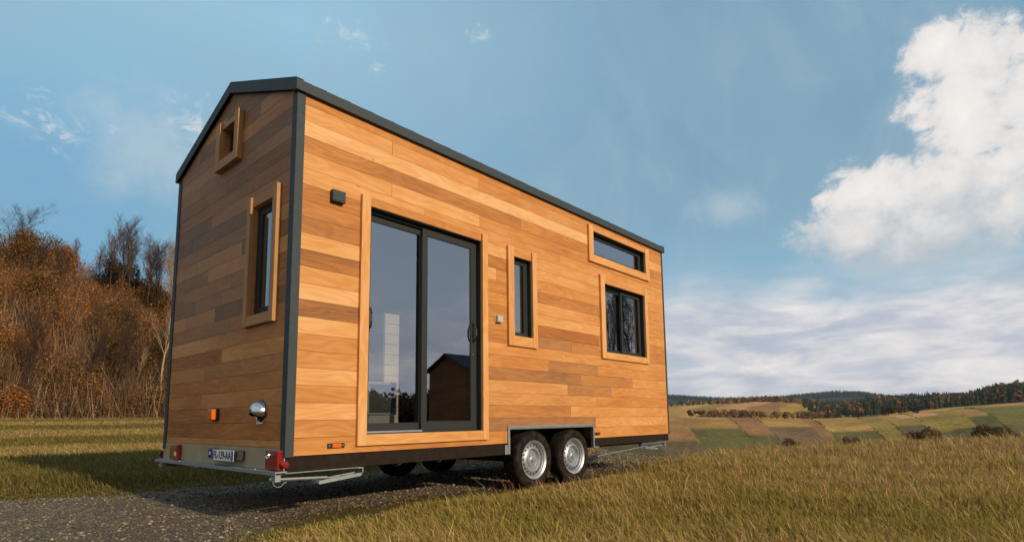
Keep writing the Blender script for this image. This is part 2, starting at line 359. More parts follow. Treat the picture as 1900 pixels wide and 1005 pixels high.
def polar(azs, rs): A, Q = np.meshgrid(np.radians(azs), rs, indexing='ij'); return CAM[0]+np.sin(A)*Q, CAM[1]+np.cos(A)*Q
azs = np.concatenate([np.arange(-8, 108, .14), np.arange(108, 352, 2.0)]); azs = np.append(azs, 352.0)
rs = np.concatenate([[0], np.geomspace(.6, 60, 120), np.geomspace(61.5, 130, 60), np.geomspace(133, 420, 60), np.geomspace(426, 1600, 130), np.geomspace(1640, 9000, 60)])
GX, GY = polar(azs, rs); GZZ = terrain(GX, GY)
RR = np.hypot(GX-CAM[0], GY-CAM[1]); AA = np.degrees(np.arctan2(GX-CAM[0], GY-CAM[1]))
col = np.zeros(GX.shape+(3,)); col[:] = (.095, .072, .025)
nz = vnoise(GX, GY, 2.2, 5)[..., None]; nz2 = vnoise(GX, GY, 9, 7)[..., None]
col = col*(1+.25*nz+.2*nz2)
# left meadow in strips
strip = np.sin((GY*.93+GX*.2)*.55+nz[..., 0]*.6); lf = (AA < 45) & (RR > 14) & (RR < 58)
col[lf] = (np.array([.15, .12, .032])*(1-.5*(strip[..., None]+1)/2)+np.array([.36, .235, .08])*.5*(strip[..., None]+1)/2)[lf]
bankm = (AA < 45) & (RR >= 57) & (RR < 400)
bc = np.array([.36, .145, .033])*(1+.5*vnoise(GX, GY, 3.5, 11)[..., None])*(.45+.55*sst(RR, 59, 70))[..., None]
pale = (vnoise(GX, GY, 4.3, 15) > .62)[..., None]; bc = np.where(pale, np.array([.55, .36, .16]), bc)
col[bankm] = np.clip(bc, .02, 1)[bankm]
# fields on the far slopes: strips running down-valley, bounded by hedges
hillm = (RR > 110) & (AA > 40) & (AA < 120)
sA = AA+5.6*np.log(np.maximum(RR, 1)/450)
FB = [60, 64.0, 68.6, 71.0, 74.6, 75.6, 79.0, 80.6, 82.6, 85.6, 87.0, 91, 96, 130]
FC = [(.37, .18, .065), (.36, .20, .055), (.33, .16, .06), (.40, .22, .058), (.30, .15, .055), (.42, .24, .062), (.31, .20, .045), (.40, .23, .06), (.33, .21, .045), (.42, .22, .07), (.20, .16, .04), (.36, .20, .06), (.25, .18, .05)]
for i in range(len(FC)):
    mk = hillm & (sA >= FB[i]) & (sA < FB[i+1]) & (RR < 640); stripe = 1+.05*np.sin(sA*15+vnoise(GX, GY, 60, 2)*2)
    col[mk] = (np.array(FC[i])*stripe[..., None]*(1+.18*vnoise(GX, GY, 26, i)[..., None]))[mk]
lowr = np.array([300, 345, 325, 360, 310, 340, 290, 350, 320, 365, 300, 340, 320])[np.clip(np.searchsorted(FB, sA.ravel())-1, 0, 12)].reshape(sA.shape)+6*vnoise(GX, GY, 40, 4)
FL = [(.15, .10, .045), (.165, .125, .036), (.20, .115, .055), (.15, .125, .034), (.19, .11, .048), (.17, .13, .034), (.15, .12, .034)]  # darker lower field tier: shade on the slope put into the colours
for i in range(len(FC)):
    mk = hillm & (sA >= FB[i]) & (sA < FB[i+1]) & (RR < lowr); col[mk] = (np.array(FL[(i*3) % 7])*(1+.2*vnoise(GX, GY, 22, i)+.05*np.sin(sA*15))[..., None])[mk]
tanp = hillm & (sA > 81.6) & (sA < 84.3) & (RR > 395) & (RR < 440); col[tanp] = (.62, .30, .15)
s2_ = AA-4*np.log(np.maximum(RR, 1)/900)+2*vnoise(GX, GY, 160, 5)
k2 = np.floor(s2_/2.1).astype(int) % 5; pal2 = np.array([(.42, .25, .055), (.52, .28, .07), (.31, .20, .045), (.50, .25, .10), (.30, .15, .05)])
m2 = hillm & (RR >= 640) & (RR < 1350); col[m2] = (pal2[k2]*(1+.15*vnoise(GX, GY, 60, 1)[..., None]))[m2]
m3 = hillm & (RR >= 1350); col[m3] = (np.array([.022, .034, .026])*(1+.4*vnoise(GX, GY, 40, 3)[..., None]))[m3]
behind = ~((AA > -12) & (AA < 120)); col[behind] = (np.array([.075, .062, .024])*(1+.2*nz+.2*nz2))[behind]

def landmat(name, fine):
    m, t, p, o = mat(name); a = attr(t, 'col').outputs['Vector']; co = t.node('ShaderNodeTexCoord').outputs['Object']
    n1 = t.noise(co, fine, 7, .65); n2 = t.noise(co, fine*.12, 5, .6)
    k = t.math('ADD', t.mr(n1, .25, .75, .55, 1.45), t.mr(n2, .3, .7, -.22, .22)); t.put(p.inputs['Base Color'], t.vmath('SCALE', a, k))
    p.inputs['Roughness'].default_value = .95; p.inputs['Specular IOR Level'].default_value = .1
    return m, t, p, n1
M_ground, t_, p_, n_ = landmat('meadow soil and turf', 14); bump(t_, p_, n_, .03, .6)
M_hill, t_, p_, n_ = landmat('field and forest floor', .35); bump(t_, p_, n_, .6, .4)
na, nr = GX.shape; idx = np.arange(na*nr).reshape(na, nr)
def sheet(name, i0, i1, m):
    a = idx[:-1, i0:i1]; F = np.stack([a, idx[:-1, i0+1:i1+1], idx[1:, i0+1:i1+1], idx[1:, i0:i1]], -1).reshape(-1, 4)[:, ::-1]
    used, inv = np.unique(F, return_inverse=True); V = np.stack([GX, GY, GZZ], -1).reshape(-1, 3)[used]; C_ = col.reshape(-1, 3)[used]
    return tag(npmesh(name, V, inv.reshape(F.shape), m, C_, smooth=True), kind='structure')
SPL = int(np.searchsorted(rs, 125))
sheet('ground', 0, SPL, M_ground); sheet('hills', SPL, nr-1, M_hill)

# gravel track sheet following the ground
def gravelmat():
    m, t, p, o = mat('gravel'); co = t.node('ShaderNodeTexCoord').outputs['Object']
    v1 = t.node('ShaderNodeTexVoronoi'); v1.inputs['Scale'].default_value = 46; t.put(v1.inputs['Vector'], co)
    v2 = t.node('ShaderNodeTexVoronoi'); v2.inputs['Scale'].default_value = 120; t.put(v2.inputs['Vector'], co)
    hs = t.sep(v1.outputs['Color']); n = t.noise(co, .9, 5, .6)
    c = t.ramp(hs[0], [(0, (.080, .055, .030)), (.45, (.145, .105, .062)), (.8, (.22, .17, .108)), (1, (.33, .28, .20))])
    c = t.mix(t.mr(n, .38, .62, 0, .8), c, t.mix(.7, c, (.085, .062, .034)))
    t.put(p.inputs['Base Color'], t.mix(t.mr(v1.outputs['Distance'], .3, .75, 0, .6), c, (.03, .023, .015)))
    p.inputs['Roughness'].default_value = .92
    bump(t, p, t.math('SUBTRACT', 1.0, t.math('ADD', v1.outputs['Distance'], t.math('MULTIPLY', v2.outputs['Distance'], .4))), .012, .9); return m
M_gravel = gravelmat()
cs = .045; gx = np.arange(-7, 12.2, cs); gy = np.arange(-7.5, 4.4, cs); XX, YY = np.meshgrid(gx, gy, indexing='ij')
zz = terrain(XX, YY)+.004+vnoise(XX, YY, .25, 3)*.002; keep = (gravel_mask(XX, YY) > .5); gi = np.arange(XX.size).reshape(XX.shape)
kc = keep[:-1, :-1] & keep[1:, 1:]; F = np.stack([gi[:-1, :-1], gi[1:, :-1], gi[1:, 1:], gi[:-1, 1:]], -1)[kc]
used, inv = np.unique(F, return_inverse=True)
tag(npmesh('gravel_track', np.stack([XX, YY, zz], -1).reshape(-1, 3)[used], inv.reshape(F.shape), M_gravel, smooth=True), kind='structure')

def vcolmat(name, rough=.7, trans=0.0, spec=.2):
    m, t, p, o = mat(name); a = attr(t, 'col').outputs['Vector']; t.put(p.inputs['Base Color'], a)
    p.inputs['Roughness'].default_value = rough; p.inputs['Specular IOR Level'].default_value = spec
    if trans:
        tl = t.node('ShaderNodeBsdfTranslucent'); t.put(tl.inputs[0], a); mx = t.node('ShaderNodeMixShader'); mx.inputs[0].default_value = trans
        t.l.new(p.outputs[0], mx.inputs[1]); t.l.new(tl.outputs[0], mx.inputs[2]); t.l.new(mx.outputs[0], o.inputs[0])
    return m
M_stone = vcolmat('loose stones', .85); M_grass = vcolmat('grass blades', .6, .35); M_leaf = vcolmat('autumn leaves', .7, .3); M_bark = vcolmat('bark', .9); M_far = vcolmat('far foliage', .9, .12)

# loose stones
def stones(n):
    x = rng.uniform(-6, 12, n*3); y = rng.uniform(-6, 3.6, n*3); r = np.hypot(x-CAM[0], y-CAM[1]); az = np.degrees(np.arctan2(x-CAM[0], y-CAM[1]))
    ok = (rng.random(len(x)) < np.clip(gravel_mask(x, y)*1.2-.1, 0, 1)) & (az > 0) & (az < 80) & (rng.random(len(x)) < np.clip(5.5/r, 0, 1)); x = x[ok][:n]; y = y[ok][:n]; n = len(x)
    s = np.minimum(rng.lognormal(-4.75, .42, n), .024)*np.clip(np.hypot(x-CAM[0], y-CAM[1])/6, 1, 1.6); base = np.array([(1, 0, 0), (-1, 0, 0), (0, 1, 0), (0, -1, 0), (0, 0, .7), (0, 0, -.7)])
    jit = base[None]+rng.uniform(-.35, .35, (n, 6, 3)); a = rng.uniform(0, 6.3, n); ca, sa = np.cos(a)[:, None], np.sin(a)[:, None]
    px = jit[..., 0]*ca-jit[..., 1]*sa*.75; py = jit[..., 0]*sa+jit[..., 1]*ca*.75
    V = np.stack([px*s[:, None]+x[:, None], py*s[:, None]+y[:, None], jit[..., 2]*s[:, None]*.75+(terrain(x, y)+s*.25)[:, None]], -1).reshape(-1, 3)
    fb_ = np.array([(0, 2, 4), (2, 1, 4), (1, 3, 4), (3, 0, 4), (2, 0, 5), (1, 2, 5), (3, 1, 5), (0, 3, 5)])
    F = (np.arange(n)[:, None, None]*6+fb_[None]).reshape(-1, 3)
    pal = np.array([(.17, .135, .09), (.26, .21, .15), (.34, .28, .20), (.11, .085, .058), (.44, .38, .29), (.24, .155, .085)]); c = .72*pal[rng.choice(6, n, p=[.3, .26, .16, .16, .04, .08])]*rng.uniform(.7, 1.2, (n, 1))
    tag(npmesh('gravel_stones', V, F, M_stone, np.repeat(c, 6, 0)), 'loose grey and brown gravel scattered over the track under the house', 'gravel', kind='stuff')
stones(110000)

# ---------------------------------------------------------------- grass
def blades(name, x, y, h, wd, cols, lean=.35, wind=(-.5, .15), zoff=0):
    n = len(x); z = terrain(x, y)+zoff; a = rng.uniform(0, math.pi, n); lx = rng.normal(0, lean, n)+wind[0]*.5; ly = rng.normal(0, lean, n)+wind[1]*.5
    wx = np.cos(a)*wd/2; wy = np.sin(a)*wd/2; V = np.zeros((n, 5, 3))
    b = np.stack([x, y, z-.01], -1); w_ = np.stack([wx, wy, np.zeros(n)], -1)
    mid = b+np.stack([lx*h*.28, ly*h*.28, h*.55], -1); tip = b+np.stack([lx*h, ly*h, h*np.sqrt(np.clip(1-.4*(lx**2+ly**2), .3, 1))], -1)
    V[:, 0] = b-w_; V[:, 1] = b+w_; V[:, 2] = mid+w_*.8; V[:, 3] = mid-w_*.8; V[:, 4] = tip
    i = np.arange(n)[:, None]*5; q = i+np.array([0, 1, 2, 3]); tr = i+np.array([3, 2, 4])
    tipc = np.clip(cols*1.25+np.array([.02, .012, .0]), 0, 1)
    C_ = np.stack([cols*.8, cols*.8, cols, cols, tipc], 1).reshape(-1, 3)
    return npmesh(name, V.reshape(-1, 3), [q, tr], M_grass, C_)
def polar_pts(n, a0, a1, r0, r1, pw):
    u = rng.random(n); e = 2-pw; r = (r0**e+u*(r1**e-r0**e))**(1/e); a = np.radians(rng.uniform(a0, a1, n)); return CAM[0]+np.sin(a)*r, CAM[1]+np.cos(a)*r, r
GPAL = np.array([(.31, .235, .055), (.38, .285, .075), (.22, .185, .042), (.42, .29, .10), (.55, .40, .19), (.30, .165, .085)])
def gcol(n, x, y, dry=0.0):
    cl = vnoise(x, y, .8, 21)+rng.normal(0, .35, n); k = rng.random(n)+cl*.30+dry
    i = np.clip(np.digitize(k, [.3, .62, .78, .93, 1.12]), 0, 5); lut = np.array([2, 0, 1, 3, 4, 5]); return GPAL[lut[i]]*rng.uniform(.75, 1.25, (n, 1))
x, y, r = polar_pts(620000, 22, 108, 2.6, 31, 1.55)
az = np.degrees(np.arctan2(x-CAM[0], y-CAM[1])); lo, hi = track_edges(x); lo2 = lo+vnoise(x, y, .22, 6)*.10+vnoise(x, y, .5, 3)*.12
side = y-lo2
pat = vnoise(x, y, .55, 12)
ok = (side < 0) | ((y > hi) & (az > 40)) | (x > 12.2) | ((side < 2.6) & (rng.random(len(x)) < np.clip(.5+.7*pat, 0, 1)*np.exp(-side*1.7))) | ((pat > .6) & (rng.random(len(x)) < .12))
ok &= ~((side < 0) & (side > -.5) & (rng.random(len(x)) < .35*(1-pat)))
under = (x > -.1) & (x < 6.0) & (y > .02); ok &= ~(under & (rng.random(len(x)) < .93)); x, y, r = x[ok], y[ok], r[ok]; side = side[ok]
n = len(x); short = np.clip(-side/.9, .35, 1); short = np.where(side > 0, .4, short)
h = (.045+.085*rng.random(n)**1.3)*short*(1+.10*np.clip(r-6, 0, 16)*.55)*(1+.35*vnoise(x, y, .9, 2)); h = np.clip(h, .02, .33)*np.where(rng.random(n) < .07, rng.uniform(1.2, 1.9, n), 1.0)*(1+.25*vnoise(x, y, .35, 17))
h *= np.interp(x, [2, 4.5, 8, 12], [.8, .9, 1.0, 1.25])
dry = np.clip((r-6)/20, 0, .5)+.22*vnoise(x, y, 1.6, 8)+.08*np.clip((az[ok]-70)/20, 0, 1)
tag(blades('meadow_grass', x, y, h, (.0035+.0011*r)*rng.uniform(.7, 1.3, n), gcol(n, x, y, dry), .30, (-.55, .25)), 'olive and straw coloured meadow grass in front of the wheels', 'grass', kind='stuff')
# thin taller seed stalks
x, y, r = polar_pts(26000, 45, 104, 3.6, 24, 1.1); az = np.degrees(np.arctan2(x-CAM[0], y-CAM[1])); lo, hi = track_edges(x)
pk = rng.random(len(x)) < np.clip(.06+(r-4)/22, 0, 1); ok = ((y < lo-.3) | (x > 12.4)) & pk; x, y, r = x[ok], y[ok], r[ok]; n = len(x)
cc = np.array([(.50, .24, .15), (.52, .36, .18), (.42, .18, .11)])[rng.integers(0, 3, n)]*rng.uniform(.8, 1.15, (n, 1))
tag(blades('seed_stalks', x, y, rng.uniform(.12, .30, n)*np.clip(.55+r/26, 0, 1.2), (.0022+.0007*r), cc, .30, (-.8, .35)), 'pale pinkish dry seed stalks standing above the grass', 'seed stalks', kind='stuff')
# grass beyond the house on the left
x, y, r = polar_pts(260000, 2, 47, 4.6, 58, 1.25); lo, hi = track_edges(x); hi2 = hi+vnoise(x, y, .3, 8)*.15+vnoise(x, y, .8, 1)*.15
ok = (y > hi2) | ((y > hi2-1.6) & (rng.random(len(x)) < .5*np.exp((y-hi2)*1.8)*np.clip(.6+.7*vnoise(x, y, .5, 12), 0, 1))); x, y, r = x[ok], y[ok], r[ok]; n = len(x); edge = np.clip((y-track_edges(x)[1])/1.6, .3, 1)
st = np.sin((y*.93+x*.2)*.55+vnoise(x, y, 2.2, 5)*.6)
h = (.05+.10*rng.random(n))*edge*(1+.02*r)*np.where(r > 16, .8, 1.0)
tag(blades('meadow_grass', x, y, h, (.004+.0012*r)*rng.uniform(.7, 1.3, n), gcol(n, x, y, -.12+.42*(st > .2)*(r > 14))*np.where((r > 14)&(st > -.2), .78, .50)[:, None], .3), 'green and yellow grass between the track and the wooded bank', 'grass', kind='stuff')  # near grass darkened in its colour to stand in for shade

# ---------------------------------------------------------------- tiny house
HL, HW, HH, RY, RZ = 5.915, 2.5, 2.765, 1.22, 3.235
house = empty('tiny_house', (2.95, 1.25, GZ))
tag(house, 'cedar clad tiny house on a two axle trailer with anthracite roof and corner trims', 'tiny house')
TL = lambda u, d, v: (u, d, v)              # long sunlit side, d inwards
TE = lambda u, d, v: (d, u, v)              # end wall with the plate
TF = lambda u, d, v: (u, HW-d, v)           # far side
TG = lambda u, d, v: (HL-d, u, v)           # drawbar end
def bx(mb, T, u0, u1, d0, d1, v0, v1):
    a = T(u0, d0, v0); b = T(u1, d1, v1); mb.box(a[0], b[0], a[1], b[1], a[2], b[2])
def subtract(rects, holes):
    for h in holes:
        outr = []
        for (a, b, c, d) in rects:
            if h[0] >= b or h[1] <= a or h[2] >= d or h[3] <= c: outr.append((a, b, c, d)); continue
            if h[0] > a: outr.append((a, h[0], c, d))
            if h[1] < b: outr.append((h[1], b, c, d))
            l, r_ = max(a, h[0]), min(b, h[1])
            if h[2] > c: outr.append((l, r_, c, h[2]))
            if h[3] < d: outr.append((l, r_, h[3], d))
        rects = outr
    return rects
def clip(poly, a, b, c):                     # keep a*u+b*v<=c
    o = []
    for i in range(len(poly)):
        p, q = poly[i], poly[(i+1) % len(poly)]; dp = a*p[0]+b*p[1]-c; dq = a*q[0]+b*q[1]-c
        if dp <= 0: o.append(p)
        if (dp < 0 < dq) or (dq < 0 < dp): k = dp/(dp-dq); o.append((p[0]+(q[0]-p[0])*k, p[1]+(q[1]-p[1])*k))
    return o
SL1 = (RZ-HH)/RY; SL2 = (RZ-HH)/(HW-RY)
def gable(poly):
    poly = clip(poly, -SL1, 1, HH)                       # v <= HH + SL1*u
    return clip(poly, SL2, 1, HH+SL2*HW) if poly else poly
def boards(name, T, U, rows, holes, gab=False, th=.018):
    mb = MB()
    for (z0, z1, segs) in rows:
        a = U[0]
        for (e, tone, red) in segs:
            e = min(e, U[1])
            if e <= a: continue
            mb.col = (tone-.03 if gab else .595+(tone-.46)*.85, red-(.25 if gab else 0), random.random())
            dj = random.uniform(0, .0012)
            for (u0, u1, v0, v1) in subtract([(a, e, z0, z1)], holes):
                g = .0012
                poly = [(u0+(g if u0 == a else 0), v0+(g if v0 == z0 else 0)), (u1-(g if u1 == e else 0), v0+(g if v0 == z0 else 0)),
                        (u1-(g if u1 == e else 0), v1-(g if v1 == z1 else 0)), (u0+(g if u0 == a else 0), v1-(g if v1 == z1 else 0))]
                if gab: poly = gable(poly)
                if len(poly) >= 3: mb.prism(poly, T, dj, th)
            a = e
    # screw heads in columns along the battens
    mb.mi = 1; mb.col = (0, 0, 0); u = U[0]+.33
    while u < U[1]-.1:
        for (z0, z1, _) in rows:
            zc = (z0+z1)/2; uu = u+random.uniform(-.006, .006)
            if random.random() < .45 or any(h[0]-.12 < uu < h[1]+.12 and h[2]-.12 < zc < h[3]+.12 for h in holes): continue
            if gab and (zc > HH+SL1*uu-.06 or zc > HH+SL2*(HW-uu)-.06): continue
            if z1-z0 < .08: continue
            p0 = np.array(T(uu, -.0012, zc)); n0 = np.array(T(uu, -.01, zc))-np.array(T(uu, 0., zc)); n0 /= np.linalg.norm(n0); mb.lathe([(0, .0), (.0032, .0)], p0, n0, (0, 0, 1), 6)
        u += .61
    return mb.build(name, [M_wood, M_greyl], house, brd=True)
P_ = .1278
RT_ = [ # long side, bottom row first: (x end, tone, hue)
 [(2.3, .42, 0), (6, .50, .25)], [(.62, .50, -.1), (3.97, .24, -.7), (6, .62, 0)], [(.62, .74, 0), (3.45, .36, -.2), (6, .55, 0)], [(.62, .52, 0), (4.0, .60, -.15), (6, .48, .2)],
 [(.62, .74, 0), (3.4, .62, -.2), (4.35, .34, -.4), (6, .54, 0)], [(.62, .55, -.1), (3.68, .27, -.5), (4.9, .40, -.3), (6, .62, 0)], [(.62, .50, -.1), (3.05, .52, .3), (4.05, .32, -.5), (6, .46, 0)],
 [(.62, .78, 0), (3.3, .56, .1), (6, .56, 0)], [(.62, .14, -.3), (2.45, .38, 0), (3.5, .36, -.6), (6, .40, -.2)], [(.62, .80, 0), (2.45, .48, .3), (4.1, .27, .6), (6, .50, 0)],
 [(.62, .62, 0), (2.45, .36, 0), (4.3, .68, 0), (6, .60, 0)], [(.62, .22, -.1), (2.45, .52, 0), (4.1, .62, 0), (6, .56, .2)], [(.62, .74, 0), (2.45, .34, 0), (4.4, .33, -.1), (6, .54, 0)],
 [(.62, .34, -.1), (2.2, .77, 0), (6, .52, .1)], [(.62, .36, -.1), (2.45, .28, 0), (4.2, .64, 0), (6, .58, .2)], [(.62, .34, .2), (2.45, .70, 0), (6, .64, .1)],
 [(1.25, .70, 0), (3.3, .56, .2), (6, .60, .1)], [(.88, .64, 0), (1.96, .70, 0), (4.4, .52, .2), (6, .56, 0)], [(2.6, .34, -.1), (6, .40, .1)],
 [(4.2, .86, 0), (6, .72, 0)], [(.88, .64, 0), (1.95, .60, .15), (6, .54, .25)], [(2.6, .50, .15), (6, .46, .2)]]
rowsL = [(i*P_, min((i+1)*P_, HH), s) for i, s in enumerate(RT_)]
H_door = (.653, 1.972, .138, 2.030); H_small = (2.449, 2.755, 1.115, 1.978); H_kit = (4.230, 5.283, 1.082, 1.980); H_top = (3.994, 5.352, 2.319, 2.628); H_arch = (2.365, 3.885, -.01, .148)
holesL = [H_door, H_small, H_kit, H_top, H_arch]
boards('side_wall', TL, (.004, HL-.004), rowsL, holesL)
ET = [(.05, .36, -.5, 3, 0, 0)]
def rseg(w, lo_, hi_, gr, step):
    s = []; a = 0
    while a < w: a += random.uniform(*step); s.append((a if a < w-.3 else w+1, random.uniform(lo_, hi_), random.uniform(*gr)))
    return s
rowsE = [(.058, .112, [(3, .72, 0)]), (.112, .240, [(1.62, .50, .3), (3, .40, .2)]), (.240, .368, [(1.3, .48, .2), (3, .46, .2)]), (.368, .496, [(1.60, .66, .0), (3, .52, .3)]),
         (.496, .624, [(1.22, .60, .2), (3, .54, .3)]), (.624, .752, [(1.55, .56, -.1), (3, .68, .0)]), (.752, .880, [(1.20, .74, .2), (3, .44, .2)]), (.880, 1.008, [(1.28, .58, -.1), (1.7, .72, -.1), (3, .82, .0)])]
z = 1.008; random.seed(11)
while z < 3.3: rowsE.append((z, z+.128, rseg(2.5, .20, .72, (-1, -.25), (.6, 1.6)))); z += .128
H_ew = (.280, .665, 1.085, 2.000); H_gw = (1.050, 1.365, 2.615, 2.925)
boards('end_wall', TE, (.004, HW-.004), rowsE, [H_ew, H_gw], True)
rowsF = [(i*P_, min((i+1)*P_, HH), rseg(HL, .3, .75, (-.5, .2), (1.2, 3))) for i in range(22)]
H_back = (3.0, 3.9, 1.2, 1.95)
boards('far_side_wall', TF, (.004, HL-.004), rowsF, [(H_arch)])
rowsG = [(i*P_, (i+1)*P_, rseg(HW, .3, .75, (-.5, .2), (1, 2))) for i in range(26)]
boards('drawbar_end_wall', TG, (.004, HW-.004), rowsG, [], True)
# inner shell: structural wall behind the boards, with the same openings, lined inside
mb = MB()
for T, U, V1, hs, ga in ((TL, (.02, HL-.02), HH-.02, holesL, False), (TE, (.13, HW-.13), 3.25, [H_ew, H_gw], True), (TF, (.02, HL-.02), HH-.02, [H_arch], False), (TG, (.13, HW-.13), 3.25, [], True)):
    for (a, b, c_, d) in subtract([(U[0], U[1], 0.0, V1)], hs):
        poly = [(a, c_), (b, c_), (b, d), (a, d)]
        if ga: poly = clip(clip(poly, -SL1, 1, HH-.03), SL2, 1, HH+SL2*HW-.03)
        if len(poly) > 2: mb.prism(poly, T, .020, .128)
mb.col = (.4, 0, .3)
mb.build('inner_wall', M_wood, house, brd=True)
mb = MB(); mb.col = (.3, -.3, .7); mb.box(.13, 2.35, .13, HW-.13, .03, .045); mb.box(3.90, HL-.13, .13, HW-.13, .03, .045); mb.box(2.3505, 3.8995, .32, HW-.32, .03, .045); mb.build('floor', M_wood, house, brd=True)
mb = MB(); mb.box(.13, HL-.13, .13, HW-.13, 2.70, 2.712); mb.build('ceiling', M_cream, house)
# wheel arch boxes inside the opening
for s in (0, 1):
    mb = MB(); T = TL if s == 0 else TF
    bx(mb, T, 2.365, 3.885, .30, .31, -.10, .148); bx(mb, T, 2.365, 3.885, .02, .30, .150, .158); bx(mb, T, 2.352, 2.364, .02, .31, -.10, .158); bx(mb, T, 3.886, 3.898, .02, .31, -.10, .158)
    mb.build('wheel_arch_liner', M_black, house)
    mb = MB(); bx(mb, T, 2.340, 3.905, -.020, -.003, .146, .172); bx(mb, T, 2.340, 2.366, -.020, .02, -.110, .1455); bx(mb, T, 3.884, 3.905, -.020, .02, -.110, .1455); bx(mb, T, 2.300, 2.3395, -.012, .02, -.110, -.015)
    bx(mb, T, 2.368, 3.882, -.016, .05, .138, .1455)
    mb.build('wheel_arch_frame', M_galv, house, bevel=.002)

# ---- window and door trims and frames
def tbox(mb, T, tone, *a):
    mb.col = (tone+random.uniform(-.05, .05), random.uniform(-.1, .05)-(.85 if T is TE else 0), random.random()); bx(mb, T, *a)  # end-wall trims greyed: shade of that side put into the timber colour
def opening(name, T, hole, lp, rp, hp, sp, panes, d_fr=.055, proud=.030, head_proud=.012, post_top=.07, post_bot=.08, part_label=None, rev=False):
    u0, u1, v0, v1 = hole
    fr = MB()       # outer aluminium frame ring + dark reveals
    e = .030
    rv = MB() if rev else fr; rd = d_fr-.0005 if rev else d_fr+.06
    for q in ((u0, u0+.006, .0, rd, v0, v1), (u1-.006, u1, 0, rd, v0, v1), (u0+.0062, u1-.0062, 0, rd, v1-.006, v1), (u0+.0062, u1-.0062, 0, rd, v0, v0+.006)): rv.col = (.48, -.3, .4); bx(rv, T, *q)
    for q in ((u0+.0064, u0+e, d_fr, d_fr+.056, v0+.0064, v1-.0064), (u1-e, u1-.0064, d_fr, d_fr+.056, v0+.0064, v1-.0064), (u0+e+.0002, u1-e-.0002, d_fr, d_fr+.056, v1-e, v1-.0064), (u0+e+.0002, u1-e-.0002, d_fr, d_fr+.056, v0+.0064, v0+e)): bx(fr, T, *q)
    par = fr.build(name, M_alu, house, bevel=.0015)
    if rev: rv.build('reveal', M_wood, par, brd=True)
    if part_label: par['label'] = part_label
    # timber trims: one mesh, posts run past head and sill
    tm = MB(); th = MB(); pt = v1+post_top; pb = v0-post_bot
    for q in ((u0-lp, u0-.0005), (u1+.0005, u1+rp)): tm = MB(); tbox(tm, T, .70 if rev else .84, q[0], q[1], -proud, -.0003, pb, pt); tm.build('trim_post', M_woodv, par, bevel=.002, brd=True)
    tbox(th, T, .60 if rev else (.76 if head_proud > .02 else .62), u0, u1, -head_proud, -.0003, v1+.0005, v1+hp); th.build('trim_head', M_wood, par, bevel=.002, brd=True); th = MB(); tbox(th, T, .68 if rev else .84, u0, u1, -proud+.002, -.0003, v0-sp, v0-.0005)
    th.build('trim_sill', M_wood, par, bevel=.002, brd=True)
    lv = MB(); iu0, iu1, iv0, iv1 = u0+.0005, u1-.0005, v0+.0005, v1-.0005
    for (a, b, off, sw, st_, sb_) in panes:      # sash: u range, depth offset, stile width, top rail, bottom rail
        sm = MB(); d0 = d_fr+off; d1 = d0+.028; A, B = a, b; V0, V1 = v0+e*.7, v1-e*.7
        bx(sm, T, A, A+sw, d0, d1, V0, V1); bx(sm, T, B-sw, B, d0, d1, V0, V1); bx(sm, T, A+sw+.0002, B-sw-.0002, d0, d1, V1-st_, V1); bx(sm, T, A+sw+.0002, B-sw-.0002, d0, d1, V0, V0+sb_)
        sm.build('sash', M_alu, par, bevel=.0015)
        se = MB(); k = .005
        for q in ((A+sw+.0003, A+sw+k, V0+sb_+.0003, V1-st_-.0003), (B-sw-k, B-sw-.0003, V0+sb_+.0003, V1-st_-.0003), (A+sw+k+.0002, B-sw-k-.0002, V0+sb_+.0003, V0+sb_+k), (A+sw+k+.0002, B-sw-k-.0002, V1-st_-k, V1-st_-.0003)):
            bx(se, T, q[0], q[1], d0+.004, d0+.010, q[2], q[3])
        se.build('seal', M_seal, par)
        g = MB(); bx(g, T, A+sw+.001, B-sw-.001, d0+.011, d0+.015, V0+sb_+.001, V1-st_-.001); g.build('pane', M_glass, par)
    return par
door = opening('sliding_door', TL, H_door, .084, .074, .076, .088, [(.678, 1.332, .030, .058, .060, .062), (1.272, 1.949, -.004, .060, .062, .072)], d_fr=.060, head_proud=.008, post_top=.076, post_bot=.088)
opening('window', TL, H_small, .092, .076, .090, .109, [(2.475, 2.729, .006, .030, .030, .030)], d_fr=.050, head_proud=.010, post_top=.096, post_bot=.109, part_label='tall narrow window right of the sliding door')
opening('window', TL, H_kit, .099, .079, .100, .086, [(4.256, 4.800, .028, .034, .034, .034), (4.745, 5.257, -.002, .036, .036, .036)], d_fr=.055, head_proud=.026, post_top=.109, post_bot=.086, part_label='two pane sliding window at the far end')
opening('window', TL, H_top, .100, .107, .070, .099, [(4.020, 5.326, .004, .032, .030, .034)], d_fr=.055, head_proud=.026, post_top=.072, post_bot=.099, part_label='long low window under the eave')
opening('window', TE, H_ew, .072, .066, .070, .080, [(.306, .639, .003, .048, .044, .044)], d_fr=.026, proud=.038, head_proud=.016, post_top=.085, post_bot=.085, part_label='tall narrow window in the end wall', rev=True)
opening('window', TE, H_gw, .078, .086, .050, .085, [(1.076, 1.339, .006, .030, .030, .030)], d_fr=.045, proud=.050, head_proud=.028, post_top=.062, post_bot=.085, part_label='small square window in the gable', rev=True)
